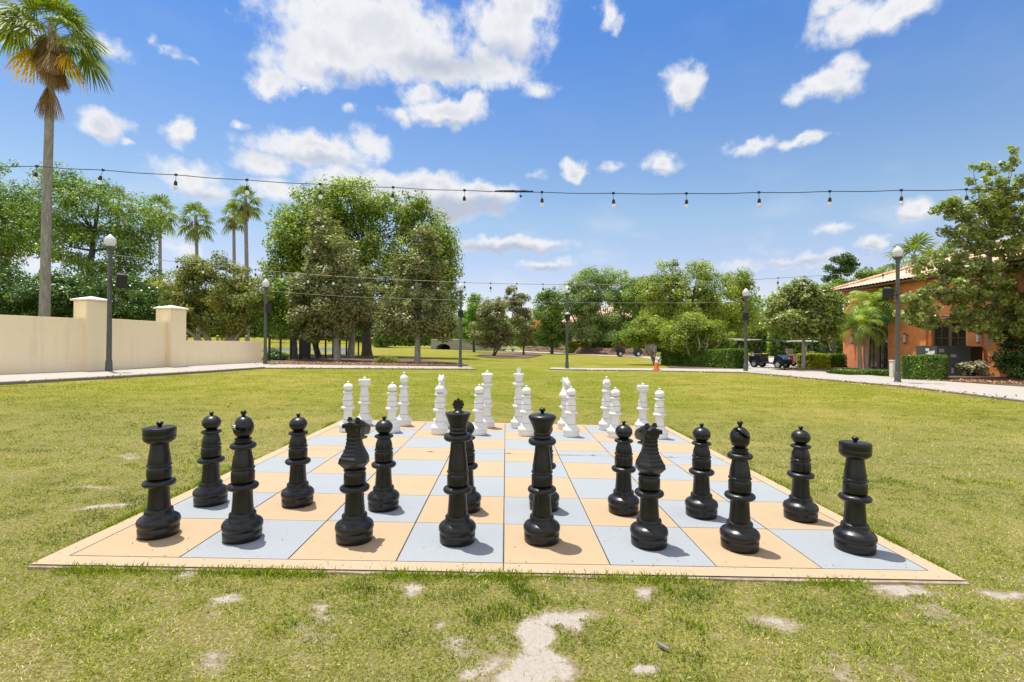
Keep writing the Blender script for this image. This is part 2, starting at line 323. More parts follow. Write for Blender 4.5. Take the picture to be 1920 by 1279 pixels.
m, nt = newmat('stucco'); t = NT(nt); p = t.geo()
n1 = t.noise(p, .8, 5); n2 = t.noise(p, 45, 4, .6); n3 = t.noise(t.node('ShaderNodeMapping', {'Vector': p, 'Scale': (3, 3, .35)}).outputs[0], 1.2, 5, .6)
c = t.mix(n1, rgb(.83, .70, .485), rgb(.87, .745, .53))
c = t.mix(t.ss(n3, .54, .78, 0, .38), c, rgb(.60, .50, .37))
n4 = t.noise(p, 2.6, 6, .7); c = t.mix(t.ss(n4, .56, .74, 0, .28), c, rgb(.62, .52, .38))
t.out(t.node('ShaderNodeBsdfPrincipled', {'Base Color': c, 'Roughness': .9, 'Specular IOR Level': .2, 'Normal': t.bump(n2, .35, .006)}).outputs[0]); M_STUCCO = m
M_CAP = simple('cap_stone', (.80, .76, .68), .85, var=.08, bump=.2)
M_ORANGE = simple('orange_stucco', (.76, .28, .105), .9, var=.13, scale=2.5, bump=.4, bscale=60, col2=(.64, .22, .08))
M_HOUSE = simple('grey_stucco', (.34, .33, .31), .9, var=.1)
M_TRIM = simple('white_trim', (.75, .73, .70), .7)
M_BROWN = simple('brown_frame', (.14, .085, .05), .6)
M_GLASSD = simple('dark_pane', (.02, .024, .026), .08, spec=.8)
M_TEAL = simple('teal_canvas', (.02, .33, .30), .8)
M_POLE = simple('pole_paint', (.035, .038, .036), .5, var=.6, scale=14, col2=(.10, .105, .10))
M_SPK = simple('speaker_black', (.012, .012, .013), .55)
M_GRILL = simple('speaker_grille', (.02, .02, .021), .8, bump=.6, bscale=300)
m, nt = newmat('globe'); t = NT(nt)
a = t.node('ShaderNodeBsdfPrincipled', {'Base Color': rgb(.72, .72, .74), 'Roughness': .3}).outputs[0]
b = t.node('ShaderNodeBsdfTranslucent', {0: rgb(.85, .85, .86)}).outputs[0]
t.out(t.node('ShaderNodeMixShader', {0: .45, 1: a, 2: b}).outputs[0]); M_GLOBE = m
m, nt = newmat('bulb_glass'); t = NT(nt)
a = t.node('ShaderNodeBsdfPrincipled', {'Base Color': rgb(.92, .93, .95), 'Roughness': .12, 'Transmission Weight': .25}).outputs[0]
b = t.node('ShaderNodeBsdfTranslucent', {0: rgb(.9, .9, .92)}).outputs[0]
t.out(t.node('ShaderNodeMixShader', {0: .5, 1: a, 2: b}).outputs[0]); M_BULB = m
M_CABLE = simple('cable_rubber', (.015, .016, .018), .6)
M_CABLE_SUNLIT = simple('sunlit_grey_cable', (.22, .21, .19), .6)  # far black cables: their sunlit look is put into this lighter grey
m, nt = newmat('mulch'); t = NT(nt); p = t.geo()
n = t.noise(p, 9, 6, .8); n2 = t.noise(p, .8, 3)
c = t.ramp(n, [(.3, (.035, .020, .013)), (.5, (.12, .065, .04)), (.68, (.26, .15, .09)), (.8, (.42, .28, .18))])
c = t.mix(t.ss(n2, .4, .7, 0, .4), c, rgb(.10, .10, .035))
t.out(t.node('ShaderNodeBsdfPrincipled', {'Base Color': c, 'Roughness': .95, 'Normal': t.bump(n, 1., .05)}).outputs[0]); M_MULCH = m
m, nt = newmat('water'); t = NT(nt); p = t.geo()
n = t.noise(p, .6, 4)
t.out(t.node('ShaderNodeBsdfPrincipled', {'Base Color': rgb(.17, .18, .19), 'Roughness': .22, 'Normal': t.bump(n, .3, .05)}).outputs[0]); M_WATER = m
m, nt = newmat('stone_wall'); t = NT(nt); p = t.geo()
br = t.node('ShaderNodeTexBrick', {'Vector': t.node('ShaderNodeMapping', {'Vector': p, 'Rotation': (PI / 2, 0, 0)}).outputs[0], 'Color1': rgb(.30, .29, .27), 'Color2': rgb(.40, .38, .35), 'Mortar': rgb(.16, .15, .14), 'Scale': 1.5}).outputs[0]
t.out(t.node('ShaderNodeBsdfPrincipled', {'Base Color': br, 'Roughness': .9}).outputs[0]); M_STONE = m
m, nt = newmat('roof_tile'); t = NT(nt); p = t.geo()
n = t.noise(p, 4.5, 3, .7); n2 = t.noise(p, .7, 3)
c = t.ramp(n, [(.32, (.40, .19, .12)), (.5, (.60, .34, .23)), (.7, (.78, .56, .43))])
c = t.mix(t.ss(n2, .4, .7, 0, .35), c, rgb(.72, .55, .42))
t.out(t.node('ShaderNodeBsdfPrincipled', {'Base Color': c, 'Roughness': .85}).outputs[0]); M_TILE = m
M_FENCE = simple('black_fence', (.012, .013, .012), .6)
M_CONE = simple('cone_orange', (.75, .13, .03), .5, var=.2, scale=20)
M_CONEW = simple('cone_white', (.75, .75, .73), .4)
M_METALG = simple('cabinet_grey', (.075, .08, .085), .45, var=.1)
M_METALB = simple('cabinet_black', (.02, .021, .023), .5)
M_WTAG = simple('tag_white', (.75, .76, .78), .6)
M_RUBBER = simple('tyre_rubber', (.018, .018, .018), .85)
M_RIM = simple('rim_alloy', (.55, .55, .56), .35, metal=.6)
def carpaint(n, c): return simple(n, c, .25, var=.03, coat=.6)
M_CDARK = carpaint('dark_green_paint', (.012, .022, .032)); M_CRED = carpaint('red_paint', (.42, .02, .02)); M_CWHITE = carpaint('white_paint', (.72, .71, .68)); M_CNAVY = carpaint('navy_paint', (.012, .014, .03))
M_SEATB = simple('seat_vinyl', (.50, .44, .34), .6); M_SEATD = simple('dark_vinyl', (.05, .045, .045), .6); M_SEATR = simple('red_vinyl', (.25, .04, .03), .6)
M_ROOFW = simple('roof_white', (.78, .76, .70), .5); M_ROOFB = simple('roof_black', (.02, .021, .023), .4)
m, nt = newmat('screen_glass'); t = NT(nt)
a = t.node('ShaderNodeBsdfGlass', {'Color': rgb(.85, .9, .9), 'Roughness': .02, 'IOR': 1.05}).outputs[0]
t.out(a); M_SCREEN = m

# ------------------------------------------------------------------ object helpers
def tag(o, label=None, cat=None, group=None, kind=None):
    if label: o['label'] = label
    if cat: o['category'] = cat
    if group: o['group'] = group
    if kind: o['kind'] = kind
    return o
def empty(name, loc, label, cat, group=None, rz=0.):
    o = bpy.data.objects.new(name, None); COL.objects.link(o); o.location = loc; o.rotation_euler = (0, 0, rz)
    o.empty_display_size = .2; return tag(o, label, cat, group)
def link(name, me, parent=None):
    o = bpy.data.objects.new(name, me); COL.objects.link(o)
    if parent: o.parent = parent
    return o
class MB:
    def __init__(s): s.v = []; s.f = []; s.m = []; s.cur = 0
    def add(s, vs, fs):
        b = len(s.v); s.v += [tuple(map(float, q)) for q in vs]
        for f in fs: s.f.append([b + i for i in f]); s.m.append(s.cur)
    def box(s, x0, y0, z0, x1, y1, z1):
        v = [(x0, y0, z0), (x1, y0, z0), (x1, y1, z0), (x0, y1, z0), (x0, y0, z1), (x1, y0, z1), (x1, y1, z1), (x0, y1, z1)]
        s.add(v, [(0, 3, 2, 1), (4, 5, 6, 7), (0, 1, 5, 4), (1, 2, 6, 5), (2, 3, 7, 6), (3, 0, 4, 7)]); return s
    def rings(s, rings, closed=True, caps=True):
        n = len(rings[0]); b = len(s.v)
        for r in rings: s.v += [tuple(map(float, q)) for q in r]
        for i in range(len(rings) - 1):
            for j in range(n if closed else n - 1):
                k = (j + 1) % n
                s.f.append([b + i * n + j, b + i * n + k, b + (i + 1) * n + k, b + (i + 1) * n + j]); s.m.append(s.cur)
        if caps:
            s.f.append([b + j for j in range(n)][::-1]); s.m.append(s.cur)
            s.f.append([b + (len(rings) - 1) * n + j for j in range(n)]); s.m.append(s.cur)
        return s
    def tube(s, pts, rad, n=8, caps=True):
        pts = [Vector(q) for q in pts]
        if not hasattr(rad, '__len__'): rad = [rad] * len(pts)
        rs = []; px = None
        for i, q in enumerate(pts):
            d = (pts[min(i + 1, len(pts) - 1)] - pts[max(i - 1, 0)]).normalized()
            if px is None: px = d.orthogonal().normalized()
            px = (px - d * px.dot(d)); px = px.normalized() if px.length > 1e-6 else d.orthogonal().normalized()
            py = d.cross(px)
            rs.append([q + (px * math.cos(a) + py * math.sin(a)) * rad[i] for a in [2 * PI * k / n for k in range(n)]])
        return s.rings(rs, True, caps)
    def lathe(s, prof, n=40, c=(0, 0, 0), seams=()):
        rs = []; b = len(s.v)
        for r, z in prof:
            rs.append([(c[0] + r * math.cos(2 * PI * k / n), c[1] + r * math.sin(2 * PI * k / n), c[2] + z) for k in range(n)])
        cur = s.cur; f0 = len(s.f)
        s.rings(rs, True, True)
        for i in range(len(prof) - 1):
            zm = (prof[i][1] + prof[i + 1][1]) / 2
            if any(a <= zm <= bb for a, bb in seams):
                for j in range(n): s.m[f0 + i * n + j] = 1
        return s
    def poly(s, pts2, y0, y1, plane='xz'):
        n = len(pts2)
        if plane == 'xz': v = [(a, y0, b) for a, b in pts2] + [(a, y1, b) for a, b in pts2]
        else: v = [(a, b, y0) for a, b in pts2] + [(a, b, y1) for a, b in pts2]
        s.add(v, [tuple(range(n)), tuple(range(2 * n - 1, n - 1, -1))] + [(i + n, (i + 1) % n + n, (i + 1) % n, i) for i in range(n)]); return s
    def mesh(s, name, mats, smooth=True, angle=35, bevel=0.):
        me = bpy.data.meshes.new(name); me.from_pydata(s.v, [], s.f); me.update()
        if not isinstance(mats, (list, tuple)): mats = [mats]
        for q in mats: me.materials.append(q)
        me.polygons.foreach_set('material_index', [min(k, len(mats) - 1) for k in s.m])
        bm = bmesh.new(); bm.from_mesh(me)
        bmesh.ops.recalc_face_normals(bm, faces=bm.faces)
        if bevel > 0:
            es = [e for e in bm.edges if len(e.link_faces) == 2 and e.calc_face_angle(0) > .5]
            bmesh.ops.bevel(bm, geom=es, offset=bevel, segments=2, affect='EDGES', clamp_overlap=True)
        bm.to_mesh(me); bm.free()
        if smooth:
            me.polygons.foreach_set('use_smooth', [True] * len(me.polygons)); me.set_sharp_from_angle(angle=math.radians(angle))
        return me
    def build(s, name, mats, parent=None, **k): return link(name, s.mesh(name, mats, **k), parent)
def npmesh(name, V, F, mat, attr=None, loops=None, smooth=False):
    """V (n,3), F (m,k) arrays"""
    me = bpy.data.meshes.new(name); k = F.shape[1]
    me.vertices.add(len(V)); me.vertices.foreach_set('co', np.ascontiguousarray(V, dtype=np.float32).ravel())
    me.loops.add(F.size); me.loops.foreach_set('vertex_index', np.ascontiguousarray(F, dtype=np.int32).ravel())
    me.polygons.add(len(F)); me.polygons.foreach_set('loop_start', np.arange(0, F.size, k, dtype=np.int32))
    me.update(calc_edges=True)
    for an, av in (attr or {}).items():
        a = me.attributes.new(an, 'FLOAT', 'POINT'); a.data.foreach_set('value', np.ascontiguousarray(av, dtype=np.float32))
    for q in (mat if isinstance(mat, (list, tuple)) else [mat]): me.materials.append(q)
    if smooth: me.polygons.foreach_set('use_smooth', np.ones(len(F), dtype=bool))
    return me
def vnoise(x, y, seed=0):
    xi = np.floor(x).astype(np.int64); yi = np.floor(y).astype(np.int64); fx = x - xi; fy = y - yi
    fx = fx * fx * (3 - 2 * fx); fy = fy * fy * (3 - 2 * fy)
    def h(a, b):
        n = (a * 374761393 + b * 668265263 + seed * 974711) & 0xffffffff; n = ((n ^ (n >> 13)) * 1274126177) & 0xffffffff
        return ((n ^ (n >> 16)) & 0xffff) / 65535.
    return (h(xi, yi) * (1 - fx) + h(xi + 1, yi) * fx) * (1 - fy) + (h(xi, yi + 1) * (1 - fx) + h(xi + 1, yi + 1) * fx) * fy
def fbm(x, y, s, seed=0, o=4):
    r = 0; a = .5; t = 0
    for i in range(o): r = r + a * vnoise(x * s, y * s, seed + i); t += a; a *= .55; s *= 2.1
    return r / t

# ------------------------------------------------------------------ ground
SANDS = [(985, 1205, 40, 42, 1.3), (1065, 1160, 42, 20, 1.26), (1000, 1262, 66, 34, 1.4), (960, 1185, 22, 17, 1.02), (870, 1240, 41, 19.8, 0.84), (862, 1195, 18, 16.2, 0.88), (765, 1103, 24, 14.4, 0.92), (590, 1153, 29, 14.4, 1.01), (335, 1086, 26, 12.6, 0.8), (1740, 1118, 55, 14.4, 0.97), (1900, 1112, 41, 10.8, 0.92), (1440, 1168, 41, 14.4, 0.8), (1360, 1207, 18, 9.0, 0.84), (1280, 1268, 26, 14.4, 1.05), (382, 1148, 28, 8.1, 0.84), (200, 951, 33, 8.1, 0.84), (385, 1235, 55, 18.0, 0.63), (1215, 1115, 31, 12.6, 0.84), (150, 915, 46, 5.4, 0.59), (1590, 1260, 55, 27.0, 0.5), (250, 856, 37, 4.5, 0.5), (1700, 1075, 55, 12.6, 0.55), (560, 1195, 55, 18.0, 0.42), (1560, 1230, 37, 10.8, 0.42), (1800, 1160, 55, 12.6, 0.5)]
_SE = []
for (u, v, ru, rv, a) in SANDS:
    x, y, _ = G(u, v); x1 = G(u + ru, v)[0]; y1 = G(u, v - rv)[1]; _SE.append((x, y, abs(x1 - x), abs(y1 - y), a))
LUSH = [(905, 1170, 34, 18, 1), (975, 1118, 60, 14, .9), (1180, 1130, 50, 14, .8), (1265, 1118, 45, 14, .9), (1300, 1190, 40, 14, .7), (1000, 690, 0, 0, 0), (700, 1120, 70, 20, .6)]
_LE = []
for (u, v, ru, rv, a) in LUSH:
    if a: x, y, _ = G(u, v); _LE.append((x, y, abs(G(u + ru, v)[0] - x), abs(G(u, v - rv)[1] - y), a))
def field(E, x, y):
    r = np.zeros_like(x)
    wx = x + (fbm(x, y, 3.5, 5) - .5) * .5; wy = y + (fbm(x, y, 3.5, 9) - .5) * .4
    for (cx, cy, rx, ry, a) in E:
        d = np.sqrt(((wx - cx) / rx) ** 2 + ((wy - cy) / ry) ** 2); r = np.maximum(r, a * np.clip(1.25 - .75 * d, 0, 1))
    return r
xs = np.concatenate([-np.geomspace(700, 7.5, 46), np.arange(-7.2, 7.21, .05), np.geomspace(7.5, 700, 46)])
ys = np.concatenate([-np.geomspace(300, 1, 14), np.arange(0, 9.01, .05), np.geomspace(9.15, 1200, 110)])
X, Y = np.meshgrid(xs, ys); Z = gz(X, Y) + (fbm(X, Y, 1.1, 3) - .5) * .02 * (np.abs(X) < 12)
BX0, BX1, BY0, BY1 = (-.193 - 4.01026) * S, (8.193 - 4.01026) * S, (-.193 + 4.63946) * S, (8.193 + 4.63946) * S
POND = dict(x0=-62, x1=-17, y0=41.5, y1=101)
ins = (X > BX0 + .03) & (X < BX1 - .03) & (Y > BY0 + .03) & (Y < BY1 - .03); Z = np.where(ins, gz(X, Y) - .02, Z)
nx, ny = len(xs), len(ys); I = np.arange(nx * ny).reshape(ny, nx)
F = np.stack([I[:-1, :-1], I[:-1, 1:], I[1:, 1:], I[1:, :-1]], -1).reshape(-1, 4)
sandv = field(_SE, X, Y) * (Y < 12); lushv = field(_LE, X, Y) + sstep(7, 12, Y) * (.15 + .35 * sstep(9, 3, np.abs(X)))
lawn = link('lawn', npmesh('lawn', np.stack([X, Y, Z], -1).reshape(-1, 3), F, M_LAWN, {'sand': sandv.ravel(), 'lush': lushv.ravel(), 'near': (1 - sstep(5, 13, Y)).ravel()}, smooth=True)); tag(lawn, kind='structure')

def strip(name, A, B, mat, dz, sub=6, kind='structure', skirt=0., smat=None):
    """band between polylines A and B (lists of (x, y)), laid dz above the terrain; optional skirt down side A"""
    mb = MB(); pts = []
    for i in range(len(A) - 1):
        for k in range(sub + (i == len(A) - 2)):
            t = k / sub; pts.append([tuple(np.array(A[i][:2]) * (1 - t) + np.array(A[i + 1][:2]) * t), tuple(np.array(B[i][:2]) * (1 - t) + np.array(B[i + 1][:2]) * t)])
    R = []
    for a, b in pts: R.append([(a[0], a[1], gzf(*a) + dz - skirt), (a[0], a[1], gzf(*a) + dz), (b[0], b[1], gzf(*b) + dz)] if skirt else [(a[0], a[1], gzf(*a) + dz), (b[0], b[1], gzf(*b) + dz)])
    n = len(R[0]); v = [q for r in R for q in r]
    for i in range(len(R) - 1):
        for j in range(n - 1):
            mb.cur = 1 if (skirt and j == 0) else 0
            mb.add([R[i][j], R[i][j + 1], R[i + 1][j + 1], R[i + 1][j]], [(0, 1, 2, 3)])
    o = mb.build(name, [mat, smat or mat], smooth=False); tag(o, kind=kind); return o
g2 = lambda u, v: G(u, v)[:2]
WALLN = [g2(0, 706.5), g2(198, 698), g2(343, 690), g2(491, 682)]
d0 = np.array(WALLN[0]) - np.array(WALLN[1]); WALL0 = tuple(np.array(WALLN[0]) + d0 / np.linalg.norm(d0) * 7)
# left walkway: kerb strip + slabs
innL = [tuple(np.array(g2(0, 722.5)) + d0 / np.linalg.norm(d0) * 7), g2(0, 722.5), g2(250, 708), g2(400, 698.5), g2(497, 691.5)]
outL = [WALL0, WALLN[0], WALLN[1], WALLN[2], WALLN[3]]
def shift(A, B, d):
    r = []
    for a, b in zip(A, B):
        a = np.array(a); b = np.array(b); w = b - a; r.append(tuple(a + w / np.linalg.norm(w) * d))
    return r
strip('walkway_kerb', innL, shift(innL, outL, .18), M_CONCG, .075, skirt=.12, smat=M_CONCG)
strip('walkway', shift(innL, outL, .18), outL, M_CONC, .079)
innF = [g2(497, 691.5), g2(700, 692.5), g2(893, 693.5)]; outF = [g2(491, 684.5), g2(700, 687.5), g2(880, 689)]
strip('far_walkway', innF, outF, M_CONC, .05, skirt=.1, smat=M_CONCG)
innR = [g2(1030, 693.5), g2(1200, 696), g2(1400, 700), g2(1540, 713), g2(1700, 727), g2(1920, 755), tuple(np.array(g2(1920, 755)) + (np.array(g2(1920, 755)) - np.array(g2(1700, 727))) * 1.2)]
outR = [g2(1034, 690.5), g2(1200, 692), g2(1398, 693.5), g2(1560, 699), g2(1690, 711), g2(1920, 728), tuple(np.array(g2(1920, 728)) + (np.array(g2(1920, 755)) - np.array(g2(1700, 727))) * 1.2)]
strip('right_walkway_kerb', innR, shift(innR, outR, .2), M_CONCG, .045, skirt=.1, smat=M_CONCG)
strip('right_walkway', shift(innR, outR, .2), outR, M_CONC, .049)
strip('parking_lot', [(11.8, 28.5), (13.5, 34), (15, 60)], [(24.0, 27.6), (40, 34), (46, 60)], M_LOT, .02)
# golf path
pc = [g2(820, 651.3), g2(950, 658.5), g2(1060, 664), g2(1170, 669.5), g2(1240, 672)]; pd = [g2(840, 650.3), g2(960, 656.3), g2(1064, 661.4), g2(1175, 666), g2(1250, 668)]
strip('cart_path', pc, pd, M_LOT, .03)
# mulch
strip('mulch_bed', [g2(497, 687), g2(600, 687.4), g2(760, 686.9), g2(880, 686.8)], [g2(510, 669), g2(600, 667), g2(760, 672), g2(870, 683)], M_MULCH, .04, sub=10)
strip('mulch_island', [g2(1460, 693), g2(1500, 698), g2(1560, 697), g2(1610, 692)], [g2(1462, 691), g2(1500, 690), g2(1560, 689), g2(1605, 689)], M_MULCH, .06)
strip('hedge_mulch', [g2(1255, 690), g2(1330, 692), g2(1400, 693)], [g2(1240, 680), g2(1330, 684), g2(1402, 690)], M_MULCH, .03)
strip('building_mulch', [g2(1768, 716), g2(1850, 722), g2(1925, 728), g2(2020, 740)], [g2(1765, 703), g2(1850, 700), g2(1925, 700), g2(2020, 705)], M_MULCH, .05)
strip('tree_mulch', [g2(893, 669), g2(930, 672), g2(990, 672), g2(1015, 667)], [g2(900, 664), g2(930, 662), g2(990, 661), g2(1010, 663)], M_MULCH, .05)
# pond
strip('pond', [(-15, 46), (-31, 101)], [(-21, 45), (-56, 101)], M_WATER, .015, sub=4)
# bank behind the path
def bank(name, A, rise, back, mat):
    mb = MB(); R = []
    n = 40
    for i in range(n + 1):
        t = i / n * (len(A) - 1); k = min(int(t), len(A) - 2); f = t - k
        p = np.array(A[k]) * (1 - f) + np.array(A[k + 1]) * f; z = gzf(*p); row = []
        for j in range(7):
            q = j / 6; row.append((p[0] + random.uniform(-.2, .2), p[1] + q * back, z + .02 + rise * (3 * q * q - 2 * q ** 3) + random.uniform(-.08, .08) * (q > 0)))
        R.append(row)
    mb.rings(R, False, False); o = mb.build(name, mat, smooth=False); tag(o, kind='structure'); return o
bank('planted_bank', [g2(985, 659), g2(1060, 662.5), g2(1160, 667), g2(1235, 669.5)], .95, 3.6, M_MULCH)

# ------------------------------------------------------------------ grass blades (near lawn)
def grass_patch():
    allv = []; alla = []
    def emit(x, y, hgt, wid, lean, tone):
        n = len(x); th = RNG.uniform(0, 2 * PI, n); la = RNG.uniform(.25, 1.0, n) * lean
        z = gz(x, y) + (fbm(x, y, 1.1, 3) - .5) * .02 * (np.abs(x) < 12) - .003
        dx = np.cos(th) * np.sin(la) * hgt; dy = np.sin(th) * np.sin(la) * hgt; dz = np.cos(la) * hgt
        ph = RNG.uniform(0, 2 * PI, n); wx = np.cos(ph) * wid; wy = np.sin(ph) * wid
        V = np.stack([np.stack([x - wx, y - wy, z], -1), np.stack([x + wx, y + wy, z], -1),
                      np.stack([x + wx * .7 + dx * .6, y + wy * .7 + dy * .6, z + dz * .75], -1), np.stack([x + dx, y + dy, z + dz], -1)], 1)
        allv.append(V.reshape(-1, 3)); alla.append(np.repeat(np.clip(tone, 0, 1), 4))
    def sample(n, y0, y1, px_pad=90, power=1.6):
        t = RNG.random(n); a, b = y0 ** (2 - power), y1 ** (2 - power); y = (a + (b - a) * t) ** (1 / (2 - power))
        e = (960 + px_pad) / FPX * y; x = (RNG.random(n) * 2 - 1) * (e + 3.2)
        k = RNG.random(n) < 1 - .8 * np.clip((np.abs(x) - e) / 3.2, 0, 1) ** .6; return x[k], y[k]
    def off_board(x, y, pad=0): return ~((x > BX0 - pad) & (x < BX1 + pad) & (y > BY0 - pad) & (y < BY1 + pad))
    for (n, y0, y1, h0, h1, w) in ((640000, 1.6, 5.2, .009, .027, .0030), (300000, 5.0, 13, .014, .036, .0046), (90000, 12, 24, .02, .05, .009)):
        x, y = sample(n, y0, y1); k = off_board(x, y, -.005); x, y = x[k], y[k]
        s = field(_SE, x, y) + (fbm(x, y, 11, 21) - .5) * 1.25; l = field(_LE, x, y); patch = fbm(x, y, 3.0, 31); big = fbm(x, y, .5, 41)
        fine = fbm(x, y, 8.5, 61)
        keep = RNG.random(len(x)) < np.clip(.35 + 1.9 * (fine - .28), .2, 1.2) * np.clip(1.15 - sstep(.25, .72, s) * 1.13, .015, 1) * np.clip(.18 + 1.25 * patch, .15, 1)
        x, y, l, patch, big, s, fine = x[keep], y[keep], l[keep], patch[keep], big[keep], s[keep], fine[keep]
        tone = .43 - (fine - .5) * .9 - (patch - .5) * .75 + (big - .5) * .6 + RNG.normal(0, .20, len(x)) + s.clip(0, 1) * .18 - l * .16
        hgt = RNG.uniform(h0, h1, len(x)) * (1 + .7 * l) * (.8 + .4 * patch)
        emit(x, y, hgt, w, np.where(l > .4, .8, 1.5), tone)
    # taller grass creeping over the slab edges
    n = 26000; side = RNG.integers(0, 3, n); t = RNG.random(n)
    x = np.where(side == 0, BX0 + t * (BX1 - BX0), np.where(side == 1, BX0, BX1)); y = np.where(side == 0, BY0, BY0 + t ** 1.5 * (BY1 - BY0))
    off = np.abs(RNG.normal(0, .035, n)); x = x + np.where(side == 1, -off, np.where(side == 2, off, 0)); y = y - np.where(side == 0, off, 0)
    dn = fbm(x, y, 2.2, 77); k = RNG.random(n) < sstep(.36, .68, dn); x, y = x[k], y[k]
    emit(x, y, RNG.uniform(.02, .065, len(x)), .0024, 1.0, .34 + RNG.normal(0, .14, len(x)))
    V = np.concatenate(allv); A = np.concatenate(alla); F = np.arange(len(V)).reshape(-1, 4)
    o = link('grass', npmesh('grass', V, F, L_GRASS, {'rnd': A})); tag(o, kind='stuff')
grass_patch()
# wood chip and twigs on the near grass
def debris(u, v, L, a, lab, mat, name='wood_chip', w=.3, cat='wood chip'):
    x, y, z = G(u, v); mb = MB(); mb.poly([(-L / 2, -L * w * .4), (-L * .1, -L * w * .5), (L / 2, -L * w * .2), (L * .42, L * w * .5), (-L * .3, L * w * .5)], 0, L * .12, 'xy')
    o = mb.build(name, mat, bevel=L * .02); o.location = (x, y, z + .02); o.rotation_euler = (.15, .1, a); tag(o, lab, cat)
debris(1243, 1221, .062, -.9, 'pale wood chip lying on the grass right of the large sandy patch', M_STONE)

# ------------------------------------------------------------------ chess board
def Q(c, r): return (c - 4.01026) * S, (r + 4.63946) * S
board = empty('chessboard', (0, Q(0, 4)[1], gzf(0, 5)), 'giant outdoor chessboard of peach and blue grey painted squares on a concrete slab', 'chessboard')
bo = board.location
def bz(x): return TILT * x
BT = .0   # slab top above the lawn
def sheet(mb, x0, y0, x1, y1, dz):
    mb.add([(x0, y0 - bo.y, bz(x0) + dz - bo.z), (x1, y0 - bo.y, bz(x1) + dz - bo.z), (x1, y1 - bo.y, bz(x1) + dz - bo.z), (x0, y1 - bo.y, bz(x0) + dz - bo.z)], [(0, 1, 2, 3)])
mb = MB()
zz = lambda x, d: bz(x) + d - bo.z
n = 60; lo = []; hi = []
per = [(BX0 + (BX1 - BX0) * i / n, BY0) for i in range(n)] + [(BX1, BY0 + (BY1 - BY0) * i / n) for i in range(n)] + [(BX1 - (BX1 - BX0) * i / n, BY1) for i in range(n)] + [(BX0, BY1 - (BY1 - BY0) * i / n) for i in range(n)]
rs = [[], [], []]
for i, (x, y) in enumerate(per):
    j = random.uniform(-.006, .006); cx_, cy_ = (BX0 + BX1) / 2, (BY0 + BY1) / 2
    ox = (1 if x == BX1 else -1 if x == BX0 else 0) * .012; oy = (1 if y == BY1 else -1 if y == BY0 else 0) * .012
    rs[0].append((x + ox + j * .4, y + oy + j - bo.y, zz(x, -.06))); rs[1].append((x + ox * .5, y + oy * .5 + j * .5 - bo.y, zz(x, BT - .012 + j * .5))); rs[2].append((x - ox * .3, y - oy * .3 - bo.y, zz(x, BT - .004)))
mb.rings(rs, True, True); mb.build('slab', M_SLAB, board, smooth=False)
mb = MB(); g = .0035
sheet(mb, BX0 + .05, BY0 + .05, BX1 - .05, BY1 - .05, BT - .001); mb.build('joint_bed', M_JOINT, board, smooth=False)
mb = MB(); x0, y0 = Q(0, 0); x1, y1 = Q(8, 8); xm = Q(4, 0)[0]; ym = Q(0, 4)[1]
sheet(mb, BX0 + .004, BY0 + .004, xm - g, y0 - g, BT + .003); sheet(mb, xm + g, BY0 + .004, BX1 - .004, y0 - g, BT + .003)
sheet(mb, BX0 + .004, y1 + g, xm - g, BY1 - .004, BT + .003); sheet(mb, xm + g, y1 + g, BX1 - .004, BY1 - .004, BT + .003)
sheet(mb, BX0 + .004, y0 - g * .999, x0 - g, y1 + g * .999, BT + .003); sheet(mb, x1 + g, y0 - g * .999, BX1 - .004, y1 + g * .999, BT + .003)
mb.build('border', M_BORDER, board, smooth=False)
mb = MB()
for c in range(8):
    for r in range(8):
        mb.cur = 0 if (c + r) % 2 == 0 else 1
        a = Q(c, r); b = Q(c + 1, r + 1); gg = g * random.uniform(.8, 1.5); gy = g * random.uniform(.5, .95)
        sheet(mb, a[0] + gg, a[1] + gy, b[0] - gg, b[1] - gy, BT + .003)
mb.build('squares', [M_PEACH, M_BLUE], board, smooth=False)
def board_bits():
    n = 1500; x = RNG.uniform(BX0 + .03, BX1 - .03, n); y = BY0 + .02 + (BY1 - BY0 - .05) * RNG.random(n) ** 1.7
    k = (RNG.random(n) < .25) | (np.minimum(np.minimum(x - BX0, BX1 - x), y - BY0) < RNG.exponential(.22, n)); x, y = x[k], y[k]
    P = np.stack([x, y, TILT * x + BT + .008], -1); N = unit(RNG.normal(size=(len(x), 3)) * .25 + np.array([0, 0, 1]))
    V, F = leaf_cards(P, N, .016, .28); o = link('grass_clippings', npmesh('grass_clippings', V, F, L_LITTER, {'rnd': np.repeat(RNG.random(len(x)), 4)})); tag(o, kind='stuff')
# ------------------------------------------------------------------ chess pieces
P_BASE = [(.0, 0), (.111, 0), (.1155, .004), (.117, .03), (.1175, .054), (.114, .058), (.1135, .063), (.1175, .068), (.1215, .076), (.1235, .088), (.1225, .099), (.1175, .111), (.108, .121), (.096, .128), (.088, .134), (.083, .143), (.081, .150), (.081, .163), (.0785, .169), (.073, .173), (.067, .1765)]
P_STEM = [(.0665, .1765), (.0665, .1815), (.0655, .19), (.062, .23), (.0595, .27), (.0585, .305), (.061, .318)]
P_RING = [(.059, .317), (.072, .3185), (.084, .322), (.092, .329), (.0955, .338), (.0955, .344), (.092, .352), (.084, .358), (.074, .3615), (.060, .363)]
P_DRUM = [(.060, .362), (.063, .365), (.0655, .370), (.0695, .374), (.0705, .38), (.0705, .432), (.069, .438), (.065, .442), (.0635, .4455), (.0635, .4505), (.069, .452), (.0725, .457), (.071, .463), (.066, .467)]
def knob(z0, h, r=.021):
    return [(.010, z0 - .004), (.011, z0 + h * .18), (.0125, z0 + h * .30), (r * .8, z0 + h * .45), (r, z0 + h * .62), (r * .93, z0 + h * .78), (r * .6, z0 + h * .93), (0.0005, z0 + h)]
